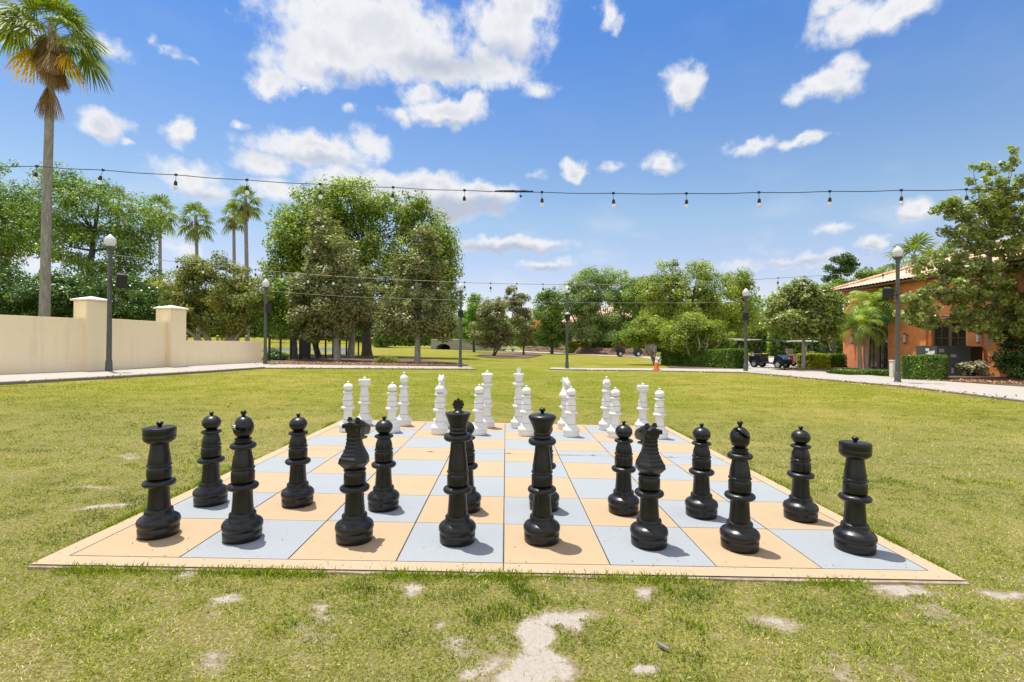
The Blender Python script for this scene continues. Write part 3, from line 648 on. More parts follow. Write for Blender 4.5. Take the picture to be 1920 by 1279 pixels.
def ring_prof(zc, r, t, rin, rout):
    return [(rin, zc - t), (r * .86, zc - t * .92), (r * .96, zc - t * .6), (r, zc - t * .1), (r, zc + t * .1), (r * .96, zc + t * .6), (r * .86, zc + t * .92), (rout, zc + t)]
def neck(z1, r1): return [(.0655, .4665), (.065, .482), (.0625, .505), (.0625 + (r1 - .0625) * .4, .505 + (z1 - .505) * .35), (.0625 + (r1 - .0625) * .8, .505 + (z1 - .505) * .68), (r1, z1)]
def ball(zc, r, rz, a0=-78, a1=88, n=16, r0=0): return [(r * math.cos(math.radians(a)), zc + rz * math.sin(math.radians(a))) for a in np.linspace(a0, a1, n)]
SEAM = ((.1764, .182), (.4454, .4507))
def knight_head():
    mb = MB(); rs = []
    zs = np.linspace(.4665, .742, 46)
    key = [(.4665, .058, .060, .058), (.49, .078, .082, .078), (.515, .100, .108, .098), (.535, .098, .108, .096), (.57, .078, .088, .076), (.61, .062, .066, .058), (.65, .056, .050, .050), (.69, .054, .046, .047), (.742, .056, .046, .045)]
    K = np.array(key)
    for i, z in enumerate(zs):
        bk, fr, w = [np.interp(z, K[:, 0], K[:, j]) for j in (1, 2, 3)]
        st = (.0048 if (i % 4) < 2 else 0) if .525 < z < .70 else .003
        b = bk - .004 + st; cw = w * .62
        rs.append([(-w, -bk * .25, z), (-cw, -b, z), (0, -b * 1.02, z), (cw, -b, z), (w, -bk * .25, z), (w * .93, fr * .25, z), (w * .38, fr, z), (0, fr * 1.04, z), (-w * .38, fr, z), (-w * .93, fr * .25, z)])
    mb.rings(rs, True, True)
    # skull and muzzle pushed forward and down
    secs = [(-.055, .700, .775, .044), (-.02, .690, .790, .046), (.03, .675, .788, .045), (.07, .672, .775, .040), (.105, .668, .755, .034), (.135, .668, .742, .031), (.148, .678, .732, .026)]
    rr = []
    for (y, zl, zh, w) in secs:
        zc = (zl + zh) / 2; h = (zh - zl) / 2
        rr.append([(w * math.cos(a) * (1 if abs(math.cos(a)) < .8 else .96), y, zc + h * math.copysign(abs(math.sin(a)) ** .7, math.sin(a))) for a in [2 * PI * k / 12 for k in range(12)]])
    mb.rings(rr, True, True)
    # lower jaw, ears, forelock plate, eyes
    jr = []
    for (y, zl, zh, w) in [(.02, .648, .695, .034), (.07, .643, .680, .030), (.108, .642, .664, .025), (.122, .647, .661, .019)]:
        jr.append([(w * math.cos(a), y, (zl + zh) / 2 + (zh - zl) / 2 * math.sin(a)) for a in [2 * PI * k / 10 for k in range(10)]])
    mb.rings(jr, True, True)
    mb.rings([[(-.062, -.058, .735), (.062, -.058, .735), (.062, -.02, .738), (-.062, -.02, .738)], [(-.058, -.062, .762), (.058, -.062, .762), (.058, -.02, .765), (-.058, -.02, .765)]], True, True)
    for sx in (-1, 1):
        mb.rings([[(sx * .014, -.03, .778), (sx * .044, -.03, .775), (sx * .044, .004, .775), (sx * .014, .004, .778)], [(sx * .022, -.028, .806), (sx * .036, -.026, .806), (sx * .036, -.012, .804), (sx * .022, -.012, .804)]], True, True)
        mb.lathe([(.0005, -.006), (.009, -.003), (.011, 0), (.009, .005), (.0005, .008)], 10, (sx * .041, .055, .742))
    return mb
def bishop_head(zc, r, rz):
    mb = MB(); mb.lathe(ball(zc, r, rz, -75, 88, 44), 84)
    nrm = Vector((.55, -.25, .8)).normalized(); c = Vector((.012, -.03, zc + .022))
    vs = []
    for v in mb.v:
        q = Vector(v); d = (q - c).dot(nrm); side = q.x * -.25 + -q.y * .9
        if abs(d) < .0085 and side > -.004 and q.z > zc - .055:
            ax = Vector((0, 0, zc)); q = ax + (q - ax) * (.60 + .3 * (abs(d) / .0085) ** 4)
        vs.append(tuple(q))
    mb.v = vs; return mb
def piece_meshes(kind, mats, cl):
    r = []
    def L(nm, prof, n=44, seams=SEAM):
        mb = MB(); mb.lathe(prof, n, seams=seams); r.append((nm, mb.mesh(cl + '_' + nm, mats, angle=50)))
    L('base', P_BASE); L('stem', P_STEM); L('ring', P_RING); L('drum', P_DRUM)
    if kind == 'king':
        L('neck', neck(.66, .0475)); L('collar', ring_prof(.684, .094, .023, .048, .055), seams=())
        L('crown', [(.056, .705), (.0595, .709), (.0595, .718), (.0545, .723), (.0545, .729), (.0585, .733), (.0585, .740), (.0545, .745), (.0565, .755), (.062, .775), (.070, .80), (.0775, .82), (.083, .834), (.0855, .840), (.083, .8445), (.06, .846), (.0005, .847)], seams=((.7225, .7295),))
        mb = MB(); mb.lathe([(.040, .845), (.038, .851), (.027, .857), (.022, .866), (.018, .875)], 24)
        pts = []
        for k in range(8):
            a0 = math.radians(90 + 45 * k)
            for da, rr_ in ((-20, .029), (-15, .040), (0, .037 if k else .044), (15, .040), (20, .029)): pts.append((rr_ * math.cos(a0 + math.radians(da)), 0.899 + rr_ * .95 * math.sin(a0 + math.radians(da))))
        mb.poly(pts, -.013, .013); r.append(('cross', mb.mesh(cl + '_cross', mats, bevel=.003, angle=40)))
    if kind == 'queen':
        L('neck', neck(.638, .0475)); L('collar', ring_prof(.661, .093, .022, .048, .055), seams=())
        L('crown', [(.056, .681), (.0595, .685), (.0595, .694), (.0545, .699), (.0545, .705), (.0585, .709), (.0585, .716), (.0545, .721), (.058, .735), (.068, .765), (.082, .795), (.091, .812), (.094, .822), (.091, .831), (.078, .838), (.055, .844), (.03, .848), (.0005, .849)], seams=((.6985, .7055),))
        L('finial', knob(.846, .040, .022), 24)
    if kind == 'bishop':
        L('neck', neck(.585, .0485)); L('collar', ring_prof(.603, .079, .019, .049, .05), seams=())
        L('head_ring', [(.049, .620), (.053, .624), (.053, .632), (.048, .636), (.048, .641), (.051, .645), (.051, .652), (.040, .657)], seams=((.6355, .6415),))
        r.append(('head', bishop_head(.722, .0625, .074).mesh(cl + '_bhead', mats, angle=60))); L('finial', knob(.792, .044, .019), 24)
    if kind == 'rook':
        L('neck', neck(.598, .0515))
        L('head', [(.051, .597), (.058, .600), (.072, .608), (.086, .619), (.0925, .632), (.0925, .652), (.0915, .655), (.0935, .658), (.0935, .695), (.0915, .703), (.085, .706), (.074, .7045), (.03, .707), (.0005, .708)], seams=((.596, .599),))
        L('finial', knob(.705, .040, .022), 24)
    if kind == 'pawn':
        L('neck', neck(.549, .0495)); L('collar', ring_prof(.5615, .0735, .0125, .050, .046), seams=())
        L('head', [(.044, .573), (.045, .579)] + ball(.633, .0675, .0575, -62, 87, 18), seams=((.572, .5795),)); L('finial', knob(.687, .034, .0175), 24)
    if kind == 'knight':
        r.append(('head', knight_head().mesh(cl + '_horse', mats, angle=28)))
    return r
CACHE = {}
def place_piece(color, kind, c, r, rz, label, dx=0., dy=0., lean=(0, 0)):
    key = (color, kind)
    if key not in CACHE:
        mats = [M_BLACK, M_BLACK] if color == 'black' else [M_WHITE, M_SEAM]
        CACHE[key] = piece_meshes(kind, mats, color + '_' + kind)
    x, y = Q(c, r); x += dx; y += dy
    e = empty('chess_' + kind, (x, y, bz(x) + BT + .004), label, 'chess piece', '%s chess pieces standing on the giant board' % color, rz)
    e.rotation_euler = (lean[0], lean[1], rz)
    for nm, me in CACHE[key]: link(nm, me, e)
    return e
def cu(u, r):
    d = px_dir(u, 950); return d[0] / d[1] * (r + 4.63946) * S / S + 4.01026
place_piece('black', 'rook', cu(298, .53), .53, .3, 'black rook at the left end of the nearest row, on a peach corner square')
place_piece('black', 'bishop', cu(455, .47), .47, PI * 1.0 + 2.45, 'black bishop with round slit head, second piece from the left in the nearest row')
place_piece('black', 'knight', cu(665, .48), .48, -.28, 'black knight whose muzzle points to the right, third piece in the nearest row')
place_piece('black', 'king', cu(858, .5), .50, .1, 'tall black king with cross on its crown, tallest piece on the board')
place_piece('black', 'queen', cu(1016, .55), .55, 0, 'black queen with flared crown and ball finial beside the black king')
place_piece('black', 'knight', cu(1217, .5), .50, .28, 'black knight seen from behind with ridged mane, right of the black queen')
place_piece('black', 'bishop', cu(1387, .46), .46, 0, 'black bishop with its slit facing the camera, second from the right in the nearest row')
place_piece('black', 'rook', cu(1603, .46), .46, .9, 'black rook at the right end of the nearest row, on a blue corner square', lean=(0, .03))
for i, (c, r, lab) in enumerate([(.49, 1.53, 'black pawn in the left end file, between the black rook and bishop'), (1.51, 1.55, 'black pawn between the left black bishop and the left black knight'), (2.57, 1.47, 'black pawn just right of the knight whose muzzle points right'), (3.60, 1.47, 'black pawn half hidden behind the black king'),
        (4.50, 1.56, 'black pawn almost fully hidden behind the black queen'), (5.48, 1.49, 'black pawn standing left of the right black knight'), (6.43, 1.42, 'black pawn between the right black knight and the right black bishop'), (7.58, 1.37, 'black pawn between the right black bishop and right black rook')]):
    place_piece('black', 'pawn', cu((395, 558, 719, 873, 1020, 1169, 1315, 1501)[i], r), r, i * .7, lab)
def wp(u, v):
    x, y, z = G(u, v, .022); y += .10; x *= (y / (y - .10)); return x / S + 4.01026, y / S - 4.63946
order = [('pawn', 651, 809, 'white pawn at the left end of the white pawn row'), ('pawn', 734, 809, 'second white pawn from the left, in front of the left white bishop'), ('pawn', 823, 816, 'white pawn standing directly in front of the left white knight'), ('pawn', 897, 816, 'white pawn just left of the white queen, behind the black king'),
 ('pawn', 986, 818, 'white pawn in front and right of the white king'), ('pawn', 1070, 820, 'white pawn standing directly in front of the right white knight'), ('pawn', 1153, 821, 'second white pawn from the right, beside the right white bishop'), ('pawn', 1236, 824, 'white pawn at the right end of the white pawn row')]
for k, u, v, lab in order:
    c, r = wp(u, v); r = 6.5 + (r - 6.5) * .3; place_piece('white', k, cu(u, r), r, u * .1, lab)
back = [('rook', 683, 'white rook in the far row between the two leftmost white pawns', 0), ('bishop', 757, 'left white bishop in the far row, with pointed oval head', 2.9), ('knight', 827, 'left white knight in the far row, hidden below its head by a pawn', PI), ('queen', 913, 'white queen with flared crown in the far row, left of the white king', 0),
 ('king', 972, 'tall white king with cross finial in the far row', 0), ('knight', 1060, 'right white knight in the far row, its head left of a pawn head', PI + .25), ('bishop', 1137, 'right white bishop in the far row with slit oval head', -1.0), ('rook', 1205, 'white rook in the far row between the two rightmost white pawns', .4)]
for i, (k, u, lab, rz) in enumerate(back):
    yb = Q(0, 7.5)[1]; xb = (u - 960) / FPX * yb - YAW * yb * 0
    d = px_dir(u, 800); xb = d[0] / d[1] * yb
    place_piece('white', k, xb / S + 4.01026, 7.5, rz, lab)
# ------------------------------------------------------------------ trees
def unit(a): return a / np.maximum(np.linalg.norm(a, axis=-1, keepdims=True), 1e-9)
def leaf_cards(P, Nrm, size, aspect=.55, droop=0.):
    n = len(P); a = RNG.normal(size=(n, 3)); a[:, 2] -= droop; a = a - Nrm * np.sum(a * Nrm, 1, keepdims=True); a = unit(a); b = np.cross(Nrm, a)
    sz = (size * RNG.uniform(.65, 1.3, n))[:, None]
    V = np.stack([P - a * sz * .5, P + b * sz * .5 * aspect - a * sz * .04, P + a * sz * .5, P - b * sz * .5 * aspect - a * sz * .04], 1)
    return V.reshape(-1, 3), np.arange(4 * n).reshape(-1, 4)
def limb(mb, a, b, r0, r1, n=6, segs=4, sag=.12):
    a = Vector(a); b = Vector(b); L = (b - a).length; m = (a + b) / 2 + Vector((random.uniform(-1, 1), random.uniform(-1, 1), random.uniform(0, .8))) * L * sag
    pts = []; rad = []
    for i in range(segs + 1):
        t = i / segs; p = a * (1 - t) ** 2 + m * 2 * t * (1 - t) + b * t * t
        if 0 < i < segs: p += Vector([random.uniform(-1, 1) for _ in range(3)]) * L * .02
        pts.append(p); rad.append(r0 + (r1 - r0) * t ** .8)
    mb.tube(pts, rad, n, False); return pts
def tree(name, label, base, lobes, D=None, trunk=.2, bark=None, leaf=None, nleaf=9000, size=.16, clump=.5, nclump=90, cat='tree', group=None, stems=1, fork=.35, limbs=26, flat=.75, spread=.3, droop=.2, lean=0., zjit=1., shell=.35, aspect=.55, toward=0.):
    """base: (u, v) photo pixel on the ground, or (u, D) when D is True; lobes in photo pixels at the trunk's distance"""
    if D is None: x, y, z = G(*base); D = depth((x, y, z))
    else:
        p = PT(base[0], 640, D); x, y = p[0], p[1]; z = gzf(x, y)
    o = np.array([x, y, z]); root = empty(name, tuple(o), label, cat, group)
    W_ = []; k = D / FPX
    for lb in lobes:
        u, v, ru, rv = lb[:4]; dd = (lb[4] if len(lb) > 4 else 0.) - toward
        c = PT(u, v, D + dd) - o; kk = (D + dd) / FPX; W_.append((c, np.array([ru * kk, (ru + rv) * .5 * kk * .95, rv * kk])))
    clump *= .84; nclump = int(nclump * 1.35)
    vol = np.array([w[1][0] * w[1][2] for w in W_]); pr = vol / vol.sum()
    C = []
    for i in range(nclump):
        c, r = W_[RNG.choice(len(W_), p=pr)]; d = unit(RNG.normal(size=3)); rr = (shell + (1.12 - shell) * RNG.random()) ** .6
        C.append(c + d * r * rr * np.array([1, 1, 1]))
    C = np.array(C); ccen = C.mean(0)
    cr = clump * RNG.uniform(.45, 1.5, nclump)
    cnt = np.maximum(6, (nleaf * cr ** 2 / (cr ** 2).sum()).astype(int))
    idx = np.repeat(np.arange(nclump), cnt); n = len(idx)
    d = unit(RNG.normal(size=(n, 3))); rad = RNG.random(n) ** .42
    P = C[idx] + d * (rad * cr[idx])[:, None] * np.array([1, 1, flat])
    outw = unit(P - ccen); N = unit(d * .5 + outw * .35 + np.array([0, 0, .55]) + RNG.normal(size=(n, 3)) * .55)
    V, F = leaf_cards(P, N, size, aspect, droop)
    tone = np.clip(.45 + RNG.normal(0, .20, n) + RNG.normal(0, .13, nclump)[idx], 0, 1)
    # trunk and limbs
    mb = MB(); low = min(w[0][2] - w[1][2] for w in W_); top = max(w[0][2] + w[1][2] for w in W_)
    fz = max(.5, low * .9 + fork * 0) if fork is None else max(.35, low + (top - low) * fork * .3)
    heads = []
    for s in range(stems):
        bx = (random.uniform(-.5, .5) if stems > 1 else 0) * trunk * 2.4; by = (random.uniform(-.5, .5) if stems > 1 else 0) * trunk * 2.4
        tx = ccen[0] * .35 + (random.uniform(-1, 1) * spread * (top - low) if stems > 1 else lean)
        ty = ccen[1] * .35 + (random.uniform(-1, 1) * spread * (top - low) if stems > 1 else 0); r = trunk if stems == 1 else trunk * random.uniform(.5, .8)
        pts = [(bx, by, -.1), (bx * 1.0 + tx * .1, by + ty * .1, fz * .12), (bx + tx * .35, by + ty * .35, fz * .5), (bx + tx * .7, by + ty * .7, fz)]
        mb.tube(pts, [r * 1.3, r * .98, r * .85, r * .75], 12, False)
        if stems == 1:
            topc = (ccen[0] * .8 + tx * .2, ccen[1] * .8, low + (top - low) * .75); lp = limb(mb, pts[-1], topc, r * .85, r * .15, 8, 6, .05)
            heads += [(Vector(q), r * (.75 - .1 * i)) for i, q in enumerate(lp[:5])]
        else: heads.append((Vector(pts[-1]), r * .8))
    sel = RNG.choice(nclump, min(limbs, nclump), replace=False); nodes = []
    for j in sel:
        t_ = Vector(C[j]); h, r = min(heads, key=lambda q: (q[0] - t_).length + max(0, q[0].z - t_.z) * 1.5)
        lp = limb(mb, h, t_, max(.02, r * .55), .012 * k * 20, 5, 4); nodes += lp[1:]
    for j in range(nclump):
        t_ = Vector(C[j]); q = min(nodes, key=lambda a: (a - t_).length) if nodes else heads[0][0]
        if (q - t_).length > .05: limb(mb, q, t_, .011 * k * 28, .005 * k * 20, 3, 2)
    mb.build('trunk', bark or B_OAK, root, angle=80)
    link('crown', npmesh('crown', V, F, leaf or L_OAK, {'rnd': np.repeat(tone, 4)}), root)
    return root

# --- fan palms
def fan_palm(name, label, base_uD, crown_px, height_top, trunk_r, R, nl=34, dead=26, skirt=1.0, gold=(), seed=1, group=None, el0=-35, detail=1, extra_dead=()):
    rnd = random.Random(seed); u, D = base_uD; p = PT(u, 640, D); z0 = gzf(p[0], p[1]); o = Vector((p[0], p[1], z0))
    top = Vector(PT(crown_px[0], crown_px[1], D)) - o
    root = empty(name, o, label, 'palm tree', group)
    mb = MB(); n = 22; pts = []; rad = []
    for i in range(n + 1):
        t = i / n; pts.append((top.x * t ** 1.5, top.y * t, top.z * t - (.1 if i == 0 else 0))); rad.append(trunk_r * (1.22 - .42 * t ** .6) * (1 + .03 * rnd.uniform(-1, 1)))
    mb.tube(pts, rad, 16, False); mb.build('trunk', M_PTRUNK, root, angle=80)
    def fans(specs, mat, nm, tone0, fm=1., hangm=1.):
        V = []; F = []; A = []
        for (az, el, Lp, Rb, droop, cen, tn) in specs:
            d = Vector((math.cos(az) * math.cos(el), math.sin(az) * math.cos(el), math.sin(el))); side = d.cross(Vector((0, 0, 1)));
            side = side.normalized() if side.length > .05 else Vector((1, 0, 0)); upn = side.cross(d).normalized()
            hub = cen + d * Lp + Vector((0, 0, -droop * Lp * .25)); pw = .02 + .012 * Rb; b = len(V)
            V += [cen - side * pw, cen + side * pw, hub + side * pw * .7, hub - side * pw * .7]; F.append((b, b + 1, b + 2, b + 3)); A += [tn] * 4
            ns = 26 if detail else 16; fan = math.radians(rnd.uniform(92, 115)) * fm; pitch = rnd.uniform(.15, .5)
            for s in range(ns):
                a = -fan + 2 * fan * (s + .5) / ns; da = fan / ns * 1.02; Ls = Rb * (1 - .28 * (a / fan) ** 2) * rnd.uniform(.9, 1.06)
                row = []
                for (q, wf) in ((.06, 1), (.42, 1), (.74, .66), (1.0, .05)):
                    r_ = Ls * q; hang = hangm * (droop * (.30 * q + 1.0 * max(0, q - .35) ** 1.5)) * Rb * rnd.uniform(.85, 1.15) + .25 * abs(a / fan) * q * Rb * pitch
                    c_ = hub + (d * math.cos(a) + side * math.sin(a)) * r_ * (1 - .18 * droop * q) + Vector((0, 0, -hang)) + upn * (.02 * Rb * (1 if s % 2 else -1))
                    tang = (side * math.cos(a) - d * math.sin(a)); wd = Ls * min(q, .56) * da * wf + .004; row.append((c_ - tang * wd, c_ + tang * wd))
                b = len(V)
                for l_, r_ in row: V += [l_, r_]
                tt = tn + rnd.uniform(-.12, .12); A += [tt + .0, tt + .0, tt + .02, tt + .02, tt + .06, tt + .06, tt + .16, tt + .16]
                for i in range(3): F.append((b + 2 * i, b + 2 * i + 1, b + 2 * i + 3, b + 2 * i + 2))
        link(nm, npmesh(nm, np.array([tuple(v) for v in V]), np.array(F), mat, {'rnd': np.clip(A, 0, 1)}), root)
    g = PI * (3 - math.sqrt(5)); S1 = []
    for i in range(nl):
        t = (i + .5) / nl; el = math.radians(78 + (el0 - 78) * t ** .85 + rnd.uniform(-6, 6)); az = i * g + rnd.uniform(-.25, .25)
        S1.append((az, el, R * .46 * rnd.uniform(.85, 1.15) * (.75 + .3 * t), R * .50 * rnd.uniform(.88, 1.1), (.28 + .55 * t), top + Vector((0, 0, -.25 * R * t)), .30 + .25 * rnd.random() + .1 * t))
    fans(S1, L_PALM, 'crown', .5)
    S2 = []
    for i in range(dead):
        t = (i + .5) / dead; az = i * g * 1.3 + rnd.uniform(-.3, .3)
        S2.append((az, math.radians(rnd.uniform(-86, -42)), R * .13 + R * .08 * t, R * .38 * rnd.uniform(.8, 1.1), .35, top + Vector((0, 0, -R * (.02 + .42 * skirt * t))), .2 + .6 * rnd.random()))
    for (az, el, dz, L_) in extra_dead: S2.append((az, math.radians(el), R * .14, R * L_, .4, top + Vector((0, 0, -R * dz)), .45))
    if S2: fans(S2, L_DEAD, 'dead_fronds', .4, .36, 1.3)
    S3 = [(az, math.radians(el), R * .42, R * .52, .8, top + Vector((0, 0, -R * .15)), .5) for az, el in gold]
    if S3: fans(S3, L_GOLD, 'golden_fronds', .5)
    return root
fan_palm('fan_palm', 'very tall fan palm with brown skirt of dead fronds behind the cream wall', (83, 24), (98, 47), 0, .195, 2.65, nl=30, dead=64, skirt=1.25, gold=((.1, -48), (PI - .1, -30)), seed=5, el0=-14,
         extra_dead=((-2.6, -76, .95, .50), (-2.2, -72, 1.0, .46), (-.6, -84, 1.0, .46), (2.8, -70, .98, .46), (-1.6, -80, .9, .5)))
fan_palm('fan_palm', 'small fan palm between the left oak and the bushy tree', (372, 62), (367, 405), 0, .22, 2.9, nl=24, dead=8, seed=8, group='smaller fan palms', detail=0, el0=-45)
fan_palm('fan_palm', 'left palm of the tall pair beside the big oak', (440, 60), (438, 398), 0, .2, 2.2, nl=18, dead=12, seed=12, group='smaller fan palms', detail=0, el0=-50)
fan_palm('fan_palm', 'right and taller palm of the pair, with a brown skirt', (464, 56), (460, 372), 0, .22, 2.5, nl=24, dead=20, seed=14, group='smaller fan palms', detail=0, el0=-38)
fan_palm('fan_palm', 'fan palm rising at the right edge of the left oak crown', (300, 66), (300, 388), 0, .22, 3.0, nl=22, dead=8, seed=21, group='smaller fan palms', detail=0, el0=-45)
fan_palm('fan_palm', 'fan palm whose top peeks out of the left oak crown', (226, 62), (222, 372), 0, .22, 2.6, nl=20, dead=6, seed=23, group='smaller fan palms', detail=0, el0=-40)
fan_palm('fan_palm', 'fan palm rising behind the right lamp post and the tile roof', (1712, 37), (1714, 478), 0, .22, 2.6, nl=26, dead=6, seed=31, gold=((1.8, -50), (4.3, -60), (3.4, -60)), group='palms behind the orange building', detail=0, el0=-50)
fan_palm('fan_palm', 'yellowing fan palm between the right lamp post and the near magnolia', (1768, 35), (1766, 490), 0, .22, 2.3, nl=20, dead=6, seed=37, gold=((5., -30), (3.9, -50), (4.6, -55)), group='palms behind the orange building', detail=0, el0=-50)

# --- pinnate palm beside the building entrance
def pinnate_palm(label, base, stems, R):
    x, y, z = G(*base); D = depth((x, y, z)); root = empty('date_palm', (x, y, z), label, 'palm tree'); o = np.array([x, y, z])
    mb = MB(); V = []; F = []; A = []
    for si, (cu, cv, bx) in enumerate(stems):
        c = Vector(PT(cu, cv, D + .4 * si) - o); mb.tube([(bx, 0, -.1), (bx + (c.x - bx) * .25, c.y * .3, c.z * .45), (c.x, c.y, c.z)], [.13, .10, .11], 12, False)
        for i in range(25):
            t = (i + .5) / 25; az = i * 2.39996 + random.uniform(-.2, .2); el = math.radians(80 - 95 * t ** .9); L_ = R * random.uniform(.85, 1.1)
            h = Vector((math.cos(az), math.sin(az), 0)); pts = []
            for k in range(13):
                q = k / 12; ang = el - q * q * 1.75; pts.append(pts[-1] + (h * math.cos(ang - 0) + Vector((0, 0, math.sin(ang)))) * L_ / 12 if pts else c.copy())
            mb.cur = 0; tn = .35 + .35 * random.random()
            for k in range(1, 12):
                for sub in (0, .5):
                    p = pts[k].lerp(pts[k + 1] if k < 12 else pts[k], sub); tg = (pts[k + 1] - pts[k]).normalized(); sd = tg.cross(Vector((0, 0, 1)));
                    sd = sd.normalized() if sd.length > .05 else Vector((1, 0, 0)); ll = L_ * .30 * math.sin(PI * (.12 + .85 * (k + sub) / 12.5)) + .06
                    for sg in (-1, 1):
                        dr = (sd * sg * .85 + tg * .55 + Vector((0, 0, random.uniform(-.5, -.05)))).normalized(); w = tg * .021; e = p + dr * ll; mdl = p + dr * ll * .5 + Vector((0, 0, .03)); b = len(V)
                        V += [p - w, p + w, mdl + w * 1.3, mdl - w * 1.3, e + Vector((0, 0, -.07))]; tt = tn + random.uniform(-.15, .15); A += [tt] * 5
                        F += [(b, b + 1, b + 2, b + 3), (b + 3, b + 2, b + 4, b + 4)]
    mb.build('trunk', B_PALE, root)
    me = bpy.data.meshes.new('fronds'); me.from_pydata([tuple(v) for v in V], [], [f if f[2] != f[3] else f[:3] for f in F]); a = me.attributes.new('rnd', 'FLOAT', 'POINT'); a.data.foreach_set('value', np.clip(A, 0, 1).astype(np.float32))
    me.materials.append(L_PALMY); link('fronds', me, root); return root
pinnate_palm('feathery palm with arching fronds beside the orange building entrance', (1618, 694), [(1607, 612, -.15), (1636, 572, .2)], 1.9)

# --- broadleaf trees, left
tree('oak_tree', 'large dense oak at the far left edge behind the tall palm', (15, 0), [(-30, 400, 70, 70), (30, 345, 50, 48), (20, 420, 60, 60), (70, 440, 40, 50), (-60, 480, 70, 60)], D=40, trunk=.4, nleaf=23250, size=.20, clump=.95, nclump=120, group='oaks behind the cream wall')
tree('oak_tree', 'spreading oak behind the first wall pillar, its crown against the sky', (165, 0), [(135, 385, 50, 55), (190, 400, 65, 60), (255, 425, 45, 50), (110, 450, 45, 50), (180, 470, 80, 55), (250, 500, 55, 45), (200, 540, 80, 45), (120, 340, 30, 22)], D=38, trunk=.42, nleaf=32550, size=.19, clump=.9, nclump=170, leaf=L_OAK, group='oaks behind the cream wall')
for i, (lab, c, lb) in enumerate([('dark glossy shrub mass behind the left end of the cream wall', 40, [(10, 540, 50, 55), (60, 560, 45, 50), (0, 590, 60, 40)]), ('dark glossy shrub behind the wall, just right of the tall palm trunk', 115, [(120, 555, 45, 40), (150, 575, 40, 35), (100, 590, 40, 30)]), ('dark leafy shrub behind the wall between its two pillars', 235, [(230, 560, 50, 45), (275, 575, 35, 35), (215, 590, 55, 30)])]):
    tree('shrub', lab, (c, 0), lb, D=27 + i, trunk=.12, stems=3, leaf=L_DARK, nleaf=12400, size=.15, clump=.5, nclump=80, cat='shrub', limbs=10, group='dark shrubs behind the cream wall')
tree('crape_myrtle', 'bushy open tree with bare pale twigs behind the low end of the wall', (415, 0), [(345, 545, 50, 45), (410, 520, 50, 48), (455, 560, 45, 50), (330, 590, 45, 35), (400, 590, 80, 40), (370, 500, 30, 28)], D=32, trunk=.22, stems=7, bark=B_PALE, leaf=L_CRAPE, nleaf=38000, size=.16, clump=.6, nclump=190, limbs=50, spread=.5)
# --- middle group
tree('oak_tree', 'huge bright green oak, the biggest crown in the middle left', (688, 668), [(590, 405, 60, 48), (660, 385, 70, 42), (740, 400, 70, 40), (560, 450, 55, 55), (790, 430, 50, 42), (640, 460, 110, 60), (820, 490, 40, 55), (740, 500, 90, 60), (540, 510, 45, 45), (843, 525, 24, 35), (600, 560, 75, 40), (700, 560, 80, 40), (820, 560, 35, 35)], trunk=.42, nleaf=72000, size=.25, clump=1.05, nclump=480, leaf=L_BIGOAK, limbs=50)
tree('oak_tree', 'dark trunked tree behind the black fence, nearest the left lamp post', (553, 673), [(540, 560, 35, 40), (575, 575, 35, 35), (520, 590, 30, 28)], trunk=.2, nleaf=9300, size=.2, clump=.8, nclump=60, leaf=L_OAK, limbs=14, group='slim trees behind the black fence')
tree('oak_tree', 'tree with curved dark trunk behind the black fence, beside the pale trunks', (598, 671), [(600, 590, 40, 30), (570, 560, 30, 30)], trunk=.22, nleaf=7750, size=.2, clump=.8, nclump=50, leaf=L_OAK, limbs=14, lean=-.8, group='slim trees behind the black fence')
tree('magnolia_tree', 'tall bronze leaved magnolia in the mulch bed in front of the huge oak', (632, 677), [(612, 425, 28, 35), (615, 475, 48, 45), (620, 530, 62, 50), (610, 580, 78, 42), (600, 615, 60, 22), (655, 560, 40, 40)], trunk=.22, bark=B_GREY, leaf=L_MAG, nleaf=32550, size=.20, clump=.62, nclump=190, limbs=40, group='bronze magnolias in the mulch beds')
tree('magnolia_tree', 'second magnolia with a pale grey trunk, just left of the dark oak trunk', (657, 671), [(672, 540, 35, 50), (680, 590, 38, 35)], trunk=.28, bark=B_GREY, leaf=L_MAG, nleaf=9300, size=.20, clump=.6, nclump=60, limbs=16, group='bronze magnolias in the mulch beds')
tree('magnolia_tree', 'conical bronze magnolia with a leaning side branch, right of the huge oak', (783, 681), [(795, 455, 24, 28), (790, 500, 42, 38), (780, 545, 58, 42), (780, 590, 68, 38), (830, 610, 35, 25), (750, 600, 40, 28)], trunk=.2, bark=B_GREY, leaf=L_MAG, nleaf=29450, size=.19, clump=.58, nclump=170, limbs=44, group='bronze magnolias in the mulch beds')
tree('magnolia_tree', 'small round magnolia right of the third lamp post', (925, 668), [(925, 590, 28, 30), (915, 622, 30, 25), (940, 628, 24, 24)], trunk=.14, stems=3, bark=B_OAK, leaf=L_MAG, nleaf=12400, size=.24, clump=.6, nclump=80, group='small magnolias on the lawn island')
tree('magnolia_tree', 'slender grey green magnolia at the right end of the lawn island', (982, 666), [(975, 570, 18, 26), (980, 610, 26, 32), (958, 560, 16, 20), (990, 635, 18, 18)], trunk=.14, bark=B_OAK, leaf=L_MAG, nleaf=12400, size=.24, clump=.65, nclump=80, group='small magnolias on the lawn island')
tree('cypress_tree', 'bright green conical cypress behind the third lamp post', (889, 0), [(889, 565, 9, 16), (890, 590, 16, 20), (888, 620, 24, 26), (868, 610, 14, 25)], D=76, trunk=.2, leaf=L_BRIGHT, nleaf=13950, size=.26, clump=.8, nclump=90)
